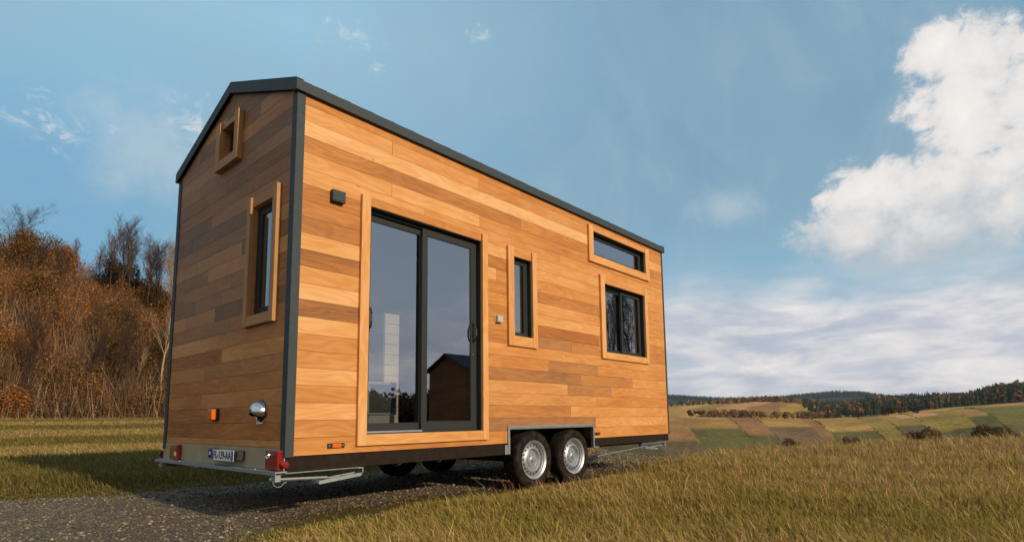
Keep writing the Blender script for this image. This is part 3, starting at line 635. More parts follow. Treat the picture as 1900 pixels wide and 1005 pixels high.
# door furniture
mb = MB(); mb.box(.69, 1.28, .050, .068, .145, .160); mb.build('threshold_rail', M_galv, door, bevel=.001)
def pull(x, y0, out):
    mb = MB(); mb.tube([(x, y0, 1.005), (x, y0+out*.03, 1.02), (x, y0+out*.045, 1.06), (x, y0+out*.045, 1.13), (x, y0+out*.03, 1.17), (x, y0, 1.185)], .0085, 10); mb.box(x-.016, x+.016, y0-.002, y0+.004, .985, 1.205); return mb
pull(1.915, .055, -1).build('handle', M_black, door, smooth=True); pull(1.895, .088, 1).build('handle', M_black, door, smooth=True); pull(.722, .082, -1).build('handle', M_black, door, smooth=True)
mb = MB(); mb.lathe([(0, .008), (.013, .008), (.015, 0)], (1.918, .056, .875), (0, -1, 0), (0, 0, 1), 16); mb.build('lock', M_chrome, door, smooth=True)

# ---- corner trims, roof
for nm, T2 in (('corner_trim', 0), ('corner_trim', 1), ('corner_trim', 2), ('corner_trim', 3)):
    sx, sy = (T2 & 1), (T2 >> 1); X = -.008 if not sx else HL+.008; Y = -.008 if not sy else HW+.008; fx = 1 if not sx else -1; fy = 1 if not sy else -1
    wx = .066 if not sx else .03; mb = MB()
    mb.prism([(X, Y), (X+fx*wx, Y), (X+fx*wx, Y+fy*.0075), (X+fx*.0075, Y+fy*.0075), (X+fx*.0075, Y+fy*.075), (X, Y+fy*.075)], lambda u, d, v: (u, v, d), -.006, HH-.0)
    for zz_ in (.12, .95, 1.85, 2.6):
        if not sx and not sy:
            mb.lathe([(0, .003), (.006, .002), (.007, 0)], (X+.040, Y, zz_), (0, -1, 0), (0, 0, 1), 10); mb.lathe([(0, .003), (.006, .002), (.007, 0)], (X, Y+.045, zz_), (-1, 0, 0), (0, 0, 1), 10)
        elif not sx: mb.lathe([(0, .003), (.006, .002), (.007, 0)], (X, Y-.045, zz_), (-1, 0, 0), (0, 0, 1), 10)
    mb.build(nm, M_anth, house)
roof = MB(); E0, E1 = -.022, HL+.02; eY0, eY1 = -.028, HW+.028; zt = 2.840; zrt = 3.318
npan = 27; pw = (E1-E0-.04)/npan
for side_, (ya, yb) in enumerate(((eY0, RY), (eY1, RY))):
    for k in range(npan):
        a = E0+.02+k*pw; b = a+pw+.004; base_ = len(roof.v); up1, up0 = .009, .001
        roof.v += [(a, ya, zt+up0-.06), (b, ya, zt+up1-.06), (b, yb, zrt+up1-.06), (a, yb, zrt+up0-.06), (a, ya, zt+up0), (b, ya, zt+up1), (b, yb, zrt+up1), (a, yb, zrt+up0)]
        for q in ((0, 3, 2, 1), (4, 5, 6, 7), (0, 1, 5, 4), (1, 2, 6, 5), (2, 3, 7, 6), (3, 0, 4, 7)): roof.face([base_+i for i in q])
rf = roof.build('roof', M_roof, house)
mb = MB()
mb.box(E0-.006, E1+.006, -.036, -.0285, 2.757, zt); mb.box(E0-.006, E1+.006, -.028, .03, 2.757, 2.765-.0005)
mb.box(E0-.006, E1+.006, HW+.0285, HW+.036, 2.757, zt); mb.build('eave_fascia', M_anth, rf)
TEx = lambda u, d, v: (d, u, v)
for X0, X1 in ((-.034, E0-.0065), (E1+.0065, HL+.036)):
    mb = MB(); mb.prism([(eY0-.010, 2.755), (eY0-.010, zt+.006), (RY, zrt+.010), (eY1+.010, zt+.006), (eY1+.010, 2.755), (eY1-.012, 2.755), (RY, zrt-.088), (eY0+.012, 2.755)], TEx, X0, X1)
    q0, q1 = (X0, .03) if X0 < 0 else (HL-.03, X1)
    for (ya, za, yb, zb) in ((eY0, zt+.0105, RY, zrt+.0145), (RY, zrt+.0145, eY1, zt+.0105)): mb.prism([(ya, za), (ya, za+.004), (yb, zb+.004), (yb, zb)], TEx, q0, q1)
    for k in range(8):
        f = (k+.5)/4; yy = eY0+(RY-eY0)*f if f < 1 else RY+(eY1-RY)*(f-1); zc = (zt+(zrt-zt)*f if f < 1 else zrt+(zt-zrt)*(f-1))-.03
        mb.lathe([(0, .003), (.006, .002), (.007, 0)], (X0 if X0 < 0 else X1, yy, zc), (-1 if X0 < 0 else 1, 0, 0), (0, 0, 1), 10)
    mb.build('verge_trim', M_anth, rf)
mb = MB(); mb.prism([(RY-.11, zrt-.026), (RY, zrt+.018), (RY+.11, zrt-.026), (RY+.11, zrt-.018), (RY, zrt+.026), (RY-.11, zrt-.018)], TEx, E0-.0, E1); mb.build('ridge_cap', M_roof, rf)

# ---- trailer
mb = MB(); mb.box(.02, 2.30, .030, HW-.03, -.085, -.001); mb.box(3.906, HL, .030, HW-.03, -.085, -.001); mb.box(2.3005, 3.9055, .32, HW-.32, -.085, -.001)
mb.build('underfloor', M_dark, house)
mb = MB(); mb.box(.0, 2.298, .012, .0295, -.112, -.004); mb.box(3.908, HL, .012, .0295, -.098, -.004); mb.box(.0, 2.298, HW-.0295, HW-.012, -.112, -.004); mb.box(3.908, HL, HW-.0295, HW-.012, -.098, -.004)
for yy in (.42, 1.22, 2.05): mb.box(.05, HL-.05, yy, yy+.05, -.150, -.086)
mb.box(.008, .012, .1, .11, -.1, -.09); mb.build('chassis', M_dark, house, bevel=.002)
mb = MB(); mb.box(-.004, .014, .012, HW-.012, -.100, .0565); rp = mb.build('rear_panel', M_galvp, house)
mb = MB(); mb.box(-.072, .013, -.012, HW+.005, -.112, -.1015); mb.box(-.072, -.066, -.012, HW+.005, -.128, -.1125); mb.box(-.010, -.0045, -.010, -.004, -.101, -.01)
for yy in (.35, 1.1, 1.9): mb.lathe([(0, .006), (.009, .005), (.010, 0)], (-.05, yy, -.1015), (0, 0, 1), (1, 0, 0), 8)
mb.build('rear_bumper_rail', M_galv, house, bevel=.0015)
# side sill lip and plates below the boards
mb = MB(); mb.box(.0, .62, -.012, .011, -.118, -.113); mb.build('sill_lip', M_galv, house)
for yc, lab in ((.125, 'right tail lamp with round reflector'), (2.10, 'left tail lamp with square reflector')):
    mb = MB(); mb.box(-.046, -.0042, yc-.105, yc+.085, -.094, .044); tl = mb.build('tail_lamp', M_redl, house, bevel=.006); tl['label'] = lab
    mb = MB()
    if yc < 1: mb.lathe([(0, .006), (.014, .006), (.022, .010), (.024, .0)], (-.046, yc+.035, .005), (-1, 0, 0), (0, 0, 1), 20)
    else: mb.box(-.0500, -.0462, yc-.075, yc-.040, -.06, -.02)
    mb.build('reflector', M_chrome if yc < 1 else M_greyl, tl, smooth=(yc < 1))
    mb = MB(); yy = -.020 if yc < 1 else HW+.012; mb.lathe([(0, .02), (.022, .018), (.026, 0), (.026, -.02)], (-.005, yy+.01, -.055), (0, -1 if yc < 1 else 1, 0), (0, 0, 1), 18); mb.build('side_lamp', M_redl, house, smooth=True)
# number plate
def platemat():
    m, t, p, o = mat('number plate'); p.inputs['Base Color'].default_value = (.72, .74, .76, 1); p.inputs['Roughness'].default_value = .35; return m
M_plate = platemat(); M_blue = plain('plate blue', (.02, .07, .42), .4); M_ink = plain('plate black', (.01, .01, .012), .5)
mb = MB(); mb.box(-.066, -.060, .705, 1.135, -.060, .026); plate = mb.build('number_plate', M_plate, house, bevel=.003)
for q in ((1.098, 1.134), (.706, .742)): mb = MB(); mb.box(-.0672, -.0661, q[0], q[1], -.057, .023); mb.build('blue_band', M_blue, plate)
for q in ((1.150, 1.215, -.045, .030), (.640, .695, -.050, .026)): mb = MB(); mb.box(-.062, -.0045, *q); mb.build('plate_lamp', M_black, house, bevel=.005)
mb = MB(); mb.box(-.058, -.0045, .70, 1.14, -.045, .012); mb.build('plate_holder', M_black, house, bevel=.005)
mb = MB(); mb.box(-.0655, -.0621, 1.160, 1.185, -.02, .01); mb.build('lamp_lens', M_plate, plate)
cu = bpy.data.curves.new('plate_text', 'FONT'); cu.body = 'FL-139-AA'; cu.size = .088; cu.align_x = 'CENTER'; cu.align_y = 'CENTER'; cu.extrude = .0006; cu.offset = .0015
to = bpy.data.objects.new('plate_text', cu); COL.objects.link(to); bpy.context.view_layer.update()
tm_ = bpy.data.meshes.new_from_object(to.evaluated_get(bpy.context.evaluated_depsgraph_get())); bpy.data.objects.remove(to)
tm_.materials.clear(); tm_.materials.append(M_ink); co_ = np.array([v.co for v in tm_.vertices]); wd_ = co_[:, 0].max()-co_[:, 0].min(); co_[:, 0] *= .335/wd_
V2 = np.stack([-.0668+co_[:, 2]*-1, .920-co_[:, 0], -.017+co_[:, 1]*.98], -1); tm_.vertices.foreach_set('co', V2.astype(np.float32).ravel()); tm_.update()
to = bpy.data.objects.new('plate_text', tm_); COL.objects.link(to); to.parent = plate
# amber marker on end wall, chrome cowl, side markers
mb = MB(); mb.box(-.020, -.0002, 1.185, 1.335, .262, .364); ol = mb.build('marker_lamp', M_black, house, bevel=.005); ol['label'] = 'square amber lamp on the end wall'
mb = MB(); mb.box(-.060, -.0205, 1.190, 1.285, .268, .358); mb.build('lens', M_oral, ol, bevel=.008)
mb = MB(); prof = [(.004, .088), (.030, .084), (.055, .070), (.073, .045), (.080, .015), (.082, .001)]
mb.lathe(prof, (-.001, .395, .325), (-1, 0, 0), (0, 0, 1), 40, -R(118), R(118)); mb.lathe([(.084, .0005), (.094, .0005), (.094, .005), (.084, .005)], (0, .395, .325), (-1, 0, 0), (0, 0, 1), 40)
mb.tube([(-.03, .395, .262), (-.03, .395, .228)], .006, 8); cw = mb.build('vent_cowl', M_chrome, house, smooth=True)
sm_ = cw.modifiers.new('thick', 'SOLIDIFY'); sm_.thickness = .0025
mb = MB(); mb.lathe([(0, .0015), (.078, .0015)], (0, .395, .325), (-1, 0, 0), (0, 0, 1), 30); mb.build('vent_hole', M_hole, cw)
for x0, x1, z0, z1, mm, lab in ((.325, .470, .042, .080, M_oral, 'amber side marker near the corner'), (3.935, 4.050, .035, .070, M_redl, 'red side marker behind the wheels'), (5.2, 5.3, .04, .07, None, None)):
    if mm is None: continue
    mb = MB(); mb.box(x0, x1, -.010, -.0002, z0, z1); a_ = mb.build('side_marker', M_black, house, bevel=.003); a_['label'] = lab
    mb = MB(); mb.box(x0+.035, x1-.035, -.022, -.0102, z0+.004, z1-.004); mb.build('lens', mm, a_, bevel=.003)
    for xx in (x0+.014, x1-.014): mb = MB(); mb.lathe([(0, .004), (.006, .003), (.007, 0)], (xx, -.0100, (z0+z1)/2), (0, -1, 0), (0, 0, 1), 10); mb.build('screw', M_chrome, a_)
mb = MB(); mb.box(.290, .402, -.048, -.0002, 1.965, 2.056); mb.box(.298, .394, -.050, -.0482, 1.972, 2.049); wl_ = mb.build('wall_lamp', M_anth, house, bevel=.003)
mb = MB(); mb.box(2.170, 2.262, -.006, -.0002, 1.222, 1.298); mb.box(2.176, 2.256, -.040, -.0062, 1.226, 1.294); mb.box(2.182, 2.250, -.043, -.0402, 1.232, 1.288); mb.build('socket_box', M_greyl, house, bevel=.004)

# ---- wheels
def make_wheel():
    # local: axis -Y is outboard, centre at origin
    hub = MB(); hub.lathe([(0, .018), (.020, .018), (.024, .012), (.026, .034-.03), (.034, .002), (.040, -.004), (.070, -.006), (.080, -.020), (.092, -.024), (.104, -.008), (.112, .006), (.120, .008), (.130, .002), (.160, -.018), (.168, -.03)], (0, -.068, 0), (0, -1, 0), (0, 0, 1), 64)
    for k in range(5):
        a = k*2*math.pi/5+.3; hub.lathe([(0, .012), (.008, .012), (.009, 0)], (math.cos(a)*.054, -.062, math.sin(a)*.054), (0, -1, 0), (0, 0, 1), 6)
    hub.mi = 1
    for k in range(18):
        a = k*2*math.pi/18; ctr = np.array([math.cos(a)*.146, -.0605, math.sin(a)*.146]); nrm = np.array([math.cos(a)*.55, -.83, math.sin(a)*.55]); nrm /= np.linalg.norm(nrm); tg = np.array([-math.sin(a), 0, math.cos(a)])
        hub.lathe([(0, .0018), (.0100, .0018), (.0100, -.002)], ctr, nrm, tg, 12)
    w_ = hub.build('wheel', [M_rim, M_hole], house, smooth=True)
    rim = MB(); rim.lathe([(.168, -.040), (.172, .012), (.181, .020), (.184, .034), (.196, .040), (.204, .046), (.206, .040), (.200, .020), (.196, -.12)], (0, -.050, 0), (0, -1, 0), (0, 0, 1), 72)
    rm = rim.build('rim', M_rim, w_, smooth=True); rm.location = (0, 0, 0)
    ty = MB(); P = [(.196, .070), (.205, .084), (.218, .091), (.240, .096), (.243, .0975), (.247, .0975), (.250, .096), (.268, .094), (.285, .088), (.297, .078), (.303, .072)]
    for g in (.045, .018, -.018, -.045): P += [(.3055, g+.006), (.3000, g+.004), (.3000, g-.004), (.3060, g-.006)]
    P += [(.303, -.072), (.297, -.080), (.285, -.09), (.25, -.095), (.205, -.085), (.196, -.07)]
    ty.lathe(P, (0, 0, 0), (0, -1, 0), (0, 0, 1), 96)
    for k in range(72):       # shoulder lugs
        a = k*2*math.pi/72; e = np.array([math.cos(a), 0, math.sin(a)]); tg = np.array([-math.sin(a), 0, math.cos(a)])
        for sgn in (-1, 1):
            p0 = e*.2985+np.array([0, sgn*.073, 0]); b = len(ty.v)
            for dr_ in (-.010, .0045):
                for dt_ in (-.0085, .0085):
                    for dw in (-.016, .012): ty.v.append(tuple(p0+e*(dr_-(.006 if dw*sgn > 0 else 0))+tg*dt_+np.array([0, dw, 0])))
            for q in ((0, 1, 3, 2), (4, 6, 7, 5), (0, 4, 5, 1), (2, 3, 7, 6), (0, 2, 6, 4), (1, 5, 7, 3)): ty.face([b+i for i in q])
    tt = ty.build('tyre', M_tyre, w_, smooth=True); tt.location = (0, 0, 0)
    return w_
WHL = Vector(house.location)
w0 = make_wheel(); spots = [(2.785, .105, 0), (3.515, .105, 0), (2.785, HW-.105, math.pi), (3.515, HW-.105, math.pi)]
for i, (x_, y_, rz) in enumerate(spots):
    if i == 0: o = w0
    else:
        o = w0.copy(); COL.objects.link(o)
        for ch in w0.children: c2 = ch.copy(); COL.objects.link(c2); c2.parent = o
    o.parent = house; o.location = Vector((x_, y_, GZ+.306))-WHL; o.rotation_euler = (0, (.4, 1.3, 0, 1)[i], rz)
mb = MB()
for x_ in (2.785, 3.515): mb.tube([(x_, .16, GZ+.30), (x_, HW-.16, GZ+.30)], .032, 10); mb.box(x_-.06, x_+.06, .36, .42, -.2, -.151); mb.box(x_-.06, x_+.06, 2.1, 2.16, -.2, -.151)
mb.build('axle', M_dark, house)

# ---- steady legs (folded up) and drawbar
def steady(ox, s, y0, pitch):
    mb = MB()
    def pt(l, y, z): return (ox+s*l, y, z)
    y1 = y0+.0; z0 = -.150
    mb.tube([pt(-.02, y1+.06, z0-.01), pt(.02, y1+.02, z0-.012), pt(.40, y1+.02, z0-.028)], .013, 8)          # spindle
    for yy in (y1-.05, y1+.045):     # ladder rails, tilted
        b = len(mb.v)
        P0, P1 = np.array(pt(.30, yy, z0-.052)), np.array(pt(.66, yy, z0-.018))
        for q in (P0, P1):
            for dy in (0, .010):
                for dz_ in (-.014, .012): mb.v.append((q[0], q[1]+dy, q[2]+dz_))
        for q in ((0, 1, 3, 2), (4, 6, 7, 5), (0, 4, 5, 1), (2, 3, 7, 6), (0, 2, 6, 4), (1, 5, 7, 3)): mb.face([b+i for i in q])
    for l in (.305, .42, .54, .655):
        q = pt(l, 0, z0-.052+(l-.30)/.36*.034); mb.box(q[0]-.009, q[0]+.009, y1-.0502, y1+.0552, q[2]-.006, q[2]+.006)
    q = pt(0, 0, 0); mb.box(q[0]-.02, q[0]+.02, y1-.015, y1+.05, -.175, -.128); mb.box(min(q[0], q[0]+s*.7), max(q[0], q[0]+s*.7), y1-.02, y1+.04, -.128, -.1205)
    q = pt(.70, 0, 0); mb.box(q[0]-.004, q[0]+.004, y1-.01, y1+.03, -.165, -.1205)
    mb.tube([pt(-.03, y1, -.17), pt(-.02, y1-.005, -.200), pt(.0, y1-.01, -.213), pt(.03, y1-.01, -.208), pt(.05, y1, -.190), pt(.075, y1, -.182)], .0028, 6)
    return mb.build('steady_leg', M_galv, house)
steady(-.03, 1, .05, 0); steady(-.03, 1, HW-.12, 0); steady(5.85, -1, .05, 0); steady(5.85, -1, HW-.12, 0)
mb = MB(); mb.tube([(5.25, .02, -.155), (4.55, .015, -.19), (4.0, .02, -.225)], .008, 8); mb.box(3.906, 4.02, -.005, .02, -.112, -.100)
for yy in (.42, 2.05): mb.tube([(5.8, yy, -.12), (7.35, 1.25, -.13)], .035, 4)
mb.tube([(7.2, 1.25, -.11), (7.65, 1.25, -.10)], .03, 10);
mb.build('drawbar', M_galv, house)

# ---- things seen inside through the glass
t_ = empty('heater', (1.2, .50, .045)); tag(t_, 'dark grey flat panel with pale rim behind the left door glass', 'heater')
mb = MB(); mb.box(1.01, 1.345, .500, .56, .295, .605); mb.box(1.03, 1.325, .51, .55, .045, .294); mb.build('case', M_greyl, t_, bevel=.012)
mb = MB(); mb.box(1.03, 1.322, .492, .4995, .318, .580); mb.build('screen', M_grey, t_, bevel=.006)
t_ = empty('cupboard', (1.64, 1.15, .045)); tag(t_, 'tall narrow cream boarded cupboard in the sun behind the left door glass', 'cupboard')
mb = MB(); mb.box(1.545, 1.735, 1.016, 1.30, .045, 1.375); mb.build('case', M_cream, t_, bevel=.004)
mb = MB()
for k in range(12): mb.box(1.548, 1.732, 1.000, 1.0155, .055+k*.11, .160+k*.11)
mb.build('door', M_cream, t_, bevel=.003)

# ---------------------------------------------------------------- trees
def bare_tree(seed, H=10.0, trunk_frac=.35, spread=.55, levels=5, upright=.35):
    rg = np.random.default_rng(seed); segs = {0: [], 1: []}
    def grow(p, d, L, r, lev):
        nseg = 5 if lev == 0 else (4 if lev < 3 else 3); pts = [p]; dd = d.copy()
        for k in range(nseg):
            dd = dd+rg.normal(0, .09+.04*lev, 3)+np.array([0, 0, .06*upright*(lev > 0)]); dd /= np.linalg.norm(dd)
            q = pts[-1]+dd*L/nseg; r0 = r*(1-.62*k/nseg); r1 = r*(1-.62*(k+1)/nseg); segs[0 if lev == 0 else 1].append((pts[-1], q, r0, r1, 5 if lev < 2 else 3)); pts.append(q)
            if lev < levels and (k >= (2 if lev == 0 else 0)):
                for _ in range({0: 3, 1: 2, 2: 2, 3: 2}.get(lev, 2)):
                    ax = rg.normal(0, 1, 3); ax -= ax.dot(dd)*dd; ax /= np.linalg.norm(ax)+1e-9
                    nd = dd*(1-spread*.6)+ax*spread*rg.uniform(.6, 1.2)+np.array([0, 0, upright]); nd /= np.linalg.norm(nd)
                    grow(q, nd, L*rg.uniform(.42, .68)*(.9 if lev else .62), r1*rg.uniform(.45, .7), lev+1)
    grow(np.zeros(3), np.array([0, 0, 1.]), H*.8, H*.0125, 0)
    res = []
    for k in (0, 1):
        V = []; F = []; b = 0
        for (p, q, r0, r1, ns) in segs[k]:
            d = (q-p); d /= np.linalg.norm(d)+1e-9; a = np.cross(d, (.3, .1, 1) if abs(d[2]) < .9 else (1, 0, 0)); a /= np.linalg.norm(a); c = np.cross(d, a)
            r0 = max(r0, .0055); r1 = max(r1, .0045)
            for (pp, rr_) in ((p, r0), (q, r1)):
                for i in range(ns): an = 2*math.pi*i/ns; V.append(pp+rr_*(a*math.cos(an)+c*math.sin(an)))
            for i in range(ns): F.append((b+i, b+(i+1) % ns, b+ns+(i+1) % ns, b+ns+i))
            b += 2*ns
        res.append((np.array(V), np.array(F)))
    return res
def leafcloud(rg, n, blobs, size, pal, pr=None):        # leaf clumps: little bent quads through blobs' volume
    bl = np.array(blobs, float); wts = bl[:, 3]*bl[:, 4]*bl[:, 5]; k = rg.choice(len(bl), n, p=wts/wts.sum())
    d = rg.normal(0, 1, (n, 3)); d /= np.linalg.norm(d, axis=1)[:, None]; c = bl[k, :3]+d*(rg.random((n, 1))**.45)*bl[k, 3:6]
    s = size*rg.uniform(.5, 1.4, (n, 1)); a = rg.normal(0, 1, (n, 3)); a /= np.linalg.norm(a, axis=1)[:, None]; b = np.cross(a, rg.normal(0, 1, (n, 3))); b /= np.linalg.norm(b, axis=1)[:, None]
    V = np.stack([c-a*s*.5, c+b*s*.38, c+a*s*.5, c-b*s*.30], 1).reshape(-1, 3); F = np.arange(n)[:, None]*4+np.array([0, 1, 2, 3])
    pal = np.array(pal); ci = rg.choice(len(pal), n, p=pr); tone = .8+.4*rg.random(len(bl)); cc = pal[ci]*tone[k][:, None]*rg.uniform(.75, 1.25, (n, 1)); return V, F, np.repeat(cc, 4, 0)
def hit(px, py, r0=57, r1=88):
    a, e = azel(px, py); tn = math.tan(R(e)); rr = np.linspace(r0, r1, 300); X = CAM[0]+np.sin(R(a))*rr; Y = CAM[1]+np.cos(R(a))*rr; Z = terrain(X, Y); f = Z-(CAM[2]+rr*tn)
    i = np.argmax(f > 0) if (f > 0).any() else len(rr)-1; return X[i], Y[i], Z[i], rr[i]
BARK = [(.075, .042, .024), (.13, .072, .036), (.055, .034, .022), (.36, .25, .15)]
protos = []
for s_, (tf, spd, upr) in enumerate([(.3, .46, .55), (.35, .42, .5), (.3, .62, .32), (.4, .40, .55)]):
    protos.append(bare_tree(100+s_, 10, tf, spd, 4 if s_ != 3 else 3, upr))
meshes = {}
def bare(px, ytop, ybase, var, bark, label, group=None, lean=0, rot=None):
    X, Y, Z, rr = hit(px, ybase); e = azel(px, ytop)[1]; Hh = max(1.5, CAM[2]+rr*math.tan(R(e))-Z); key = (var, bark)
    zt_ = max(protos[var][0][0][:, 2].max(), protos[var][1][0][:, 2].max())
    o = empty('bare_tree', (X, Y, Z-.2)); tag(o, label, 'tree', group)
    if key not in meshes:
        ms = []
        for nm, (V, F) in zip(('trunk', 'crown'), protos[var]):
            ms.append(npmesh(nm, V, F, M_bark, np.tile(BARK[bark], (len(V), 1))*rng.uniform(.8, 1.2, (len(V), 1)), smooth=True)); 
        meshes[key] = [q.data for q in ms]; ch = ms
    else: ch = [bpy.data.objects.new(nm, d) for nm, d in zip(('trunk', 'crown'), meshes[key])]; [COL.objects.link(q) for q in ch]
    for q in ch: q.parent = o; q.location = (0, 0, 0)
    k = Hh/zt_; o.scale = (k, k, k); o.rotation_euler = (lean, lean*.5, random.uniform(0, 6.28) if rot is None else rot)
random.seed(5)
bare(14, 362, 500, 2, 0, 'spreading bare tree at the left edge, above the brush on the bank')
bare(142, 432, 512, 1, 1, 'thin bare tree alone on the open dip of the skyline')
bare(188, 446, 520, 1, 0, 'slim bare tree left of the tall spreading one')
bare(226, 380, 600, 0, 0, 'tallest bare tree on the bank, broad fan of twigs')
bare(262, 418, 570, 2, 0, 'dark bare tree right of the tallest one')
bare(288, 432, 600, 0, 2, 'bare tree with crossing limbs near the house corner')
bare(310, 425, 640, 1, 3, 'pale barked bare tree closest to the house wall')
bare(300, 520, 740, 3, 3, 'pale thin leaning tree low on the bank beside the house')
bare(205, 415, 560, 0, 1, 'slim fan shaped bare tree just left of the tallest one')
bare(247, 405, 580, 1, 0, 'narrow bare tree touching the right side of the tallest one')
bare(276, 425, 590, 1, 1, 'thin twiggy bare tree between the dark one and the crossing limbs')
bare(322, 440, 620, 0, 0, 'bare tree half hidden by the eave corner of the house')
bare(170, 470, 540, 3, 1, 'small wispy bare tree in the skyline gap')
bare(108, 450, 560, 0, 2, 'dark bare tree among the brush at the top of the bank')
bare(52, 440, 560, 2, 2, 'wide dark bare tree over the left part of the bank')
bare(60, 540, 778, 1, 2, 'bare tree rising from the foot of the bank at the left')
bare(232, 560, 776, 0, 2, 'large dark tree in the middle of the wooded slope')
for k in range(24):
    px = random.uniform(-25, 322); yb = random.choice([random.uniform(690, 780), random.uniform(570, 780)]); hh = random.uniform(50, 150)
    bare(px, max(yb-hh, 470), yb, random.choice([1, 3, 3, 3]), random.choice([0, 1, 2, 1, 3]), 'slender bare tree among the orange undergrowth of the bank', 'slender trees on the orange slope', random.uniform(-.12, .12))
# brush clumps
APAL = [(.44, .155, .028), (.32, .095, .020), (.20, .075, .022), (.52, .27, .07), (.08, .042, .018), (.22, .14, .035)]
DPAL = [(.17, .075, .024), (.26, .11, .028), (.09, .05, .018), (.36, .19, .05), (.08, .055, .02), (.15, .11, .03)]
def shrub(px, py, wpx, hpx, pal, label, n=4500, group=None):
    X, Y, Z, rr = hit(px, py); s = rr/FPX; W_, H_ = wpx*s/2, hpx*s; rg = np.random.default_rng(int(px*7+py)); bl = []
    for k in range(9): bl.append((rg.uniform(-.6, .6)*W_, rg.uniform(-.5, .5)*W_, rg.uniform(.2, .75)*H_, W_*rg.uniform(.3, .5), W_*rg.uniform(.3, .5), H_*rg.uniform(.2, .34)))
    V, F, C_ = leafcloud(rg, int(n*1.6), bl, .15, pal); V = V+np.array([X, Y, Z-.1])
    o = empty('shrub', (X, Y, Z-.2)); tag(o, label, 'shrub', group); npmesh('foliage', V, F, M_leaf, C_, o)
    mb = MB()
    for k in range(7): a = rg.uniform(0, 6.28); mb.tube([(X, Y, Z-.2), (X+math.cos(a)*W_*.25, Y+math.sin(a)*W_*.25, Z+H_*.45), (X+math.cos(a)*W_*.5, Y+math.sin(a)*W_*.5, Z+H_*.85)], [.07, .04, .012], 5)
    m = mb.build('stem', M_bark, o); aa = m.data.attributes.new('col', 'FLOAT_VECTOR', 'POINT'); aa.data.foreach_set('vector', np.tile(BARK[2], (len(m.data.vertices), 1)).astype(np.float32).ravel())
shrub(60, 500, 90, 65, DPAL, 'brown leaved shrub on the skyline at the left')
shrub(100, 505, 60, 50, APAL, 'orange tinged shrub on the skyline left of the gap')
shrub(20, 505, 70, 70, DPAL, 'dark shrub at the left edge under the bare tree')
shrub(208, 545, 55, 62, [(.035, .04, .018), (.05, .05, .02), (.06, .05, .022)], 'dense dark evergreen shrub on the skyline', 6000)
shrub(238, 555, 50, 55, [(.03, .034, .016), (.05, .045, .02)], 'second dark evergreen shrub right of the dense one', 5000)
shrub(270, 575, 60, 60, DPAL, 'brown shrub near the skyline left of the house')
shrub(85, 575, 90, 60, DPAL, 'dark brush patch below the skyline shrubs')
shrub(305, 600, 50, 60, DPAL, 'brown shrub hugging the house wall')
shrub(15, 785, 50, 60, [(.30, .11, .03), (.26, .06, .02), (.32, .2, .05)], 'bright orange bush at the foot of the bank, left edge')
shrub(265, 700, 110, 90, DPAL, 'large dark bush in the lower right of the slope')
shrub(215, 650, 80, 90, DPAL, 'dark bush halfway up the slope')
# undergrowth: leaf litter, low brush and stems over the whole bank
n = 520000; a = np.radians(rng.uniform(1, 22, n)); rr = 56.5+rng.random(n)**1.15*34; X = CAM[0]+np.sin(a)*rr; Y = CAM[1]+np.cos(a)*rr
cl = vnoise(X, Y, 1.9, 31); den = np.clip(.45+cl*.8, .06, 1); ok = rng.random(n) < den; X, Y, rr, cl = X[ok], Y[ok], rr[ok], cl[ok]; n = len(X)
Z = terrain(X, Y)+rng.random(n)**1.6*(.5+3.2*np.clip(cl+.4, 0, 1.2)); s = rng.uniform(.05, .20, (n, 1)); a_ = rng.normal(0, 1, (n, 3)); a_ /= np.linalg.norm(a_, axis=1)[:, None]; b_ = np.cross(a_, rng.normal(0, 1, (n, 3))); b_ /= np.linalg.norm(b_, axis=1)[:, None]; c_ = np.stack([X, Y, Z], -1)
V = np.stack([c_-a_*s*.5, c_+b_*s*.38, c_+a_*s*.5, c_-b_*s*.3], 1).reshape(-1, 3); F = np.arange(n)[:, None]*4+np.array([0, 1, 2, 3])
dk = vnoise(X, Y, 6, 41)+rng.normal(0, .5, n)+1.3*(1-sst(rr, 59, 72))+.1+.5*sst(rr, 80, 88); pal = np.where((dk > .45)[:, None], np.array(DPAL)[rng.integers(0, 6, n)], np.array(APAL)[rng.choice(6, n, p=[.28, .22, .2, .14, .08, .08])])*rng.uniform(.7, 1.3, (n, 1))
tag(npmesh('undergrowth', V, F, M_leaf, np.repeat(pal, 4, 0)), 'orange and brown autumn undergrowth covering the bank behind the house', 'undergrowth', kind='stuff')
n = 13000; a = np.radians(rng.uniform(1, 22, n)); rr = 56+rng.random(n)**1.1*32; X = CAM[0]+np.sin(a)*rr; Y = CAM[1]+np.cos(a)*rr; Z = terrain(X, Y)
hh = rng.uniform(.6, 3.6, n); lx = rng.normal(0, .25, n)*hh; ly = rng.normal(0, .25, n)*hh; w_ = rng.uniform(.012, .035, n)
V = np.zeros((n, 3, 3)); V[:, 0] = np.stack([X-w_, Y, Z-.1], -1); V[:, 1] = np.stack([X+w_, Y, Z-.1], -1); V[:, 2] = np.stack([X+lx, Y+ly, Z+hh], -1)
cc = np.array([(.05, .035, .025), (.09, .05, .03), (.22, .13, .07), (.34, .22, .13)])[rng.choice(4, n, p=[.35, .35, .2, .1])]
tag(npmesh('thicket_stems', V.reshape(-1, 3), np.arange(n*3).reshape(-1, 3), M_bark, np.repeat(cc, 3, 0)), 'mass of thin bare stems and twigs in the undergrowth of the bank', 'thicket', kind='stuff')

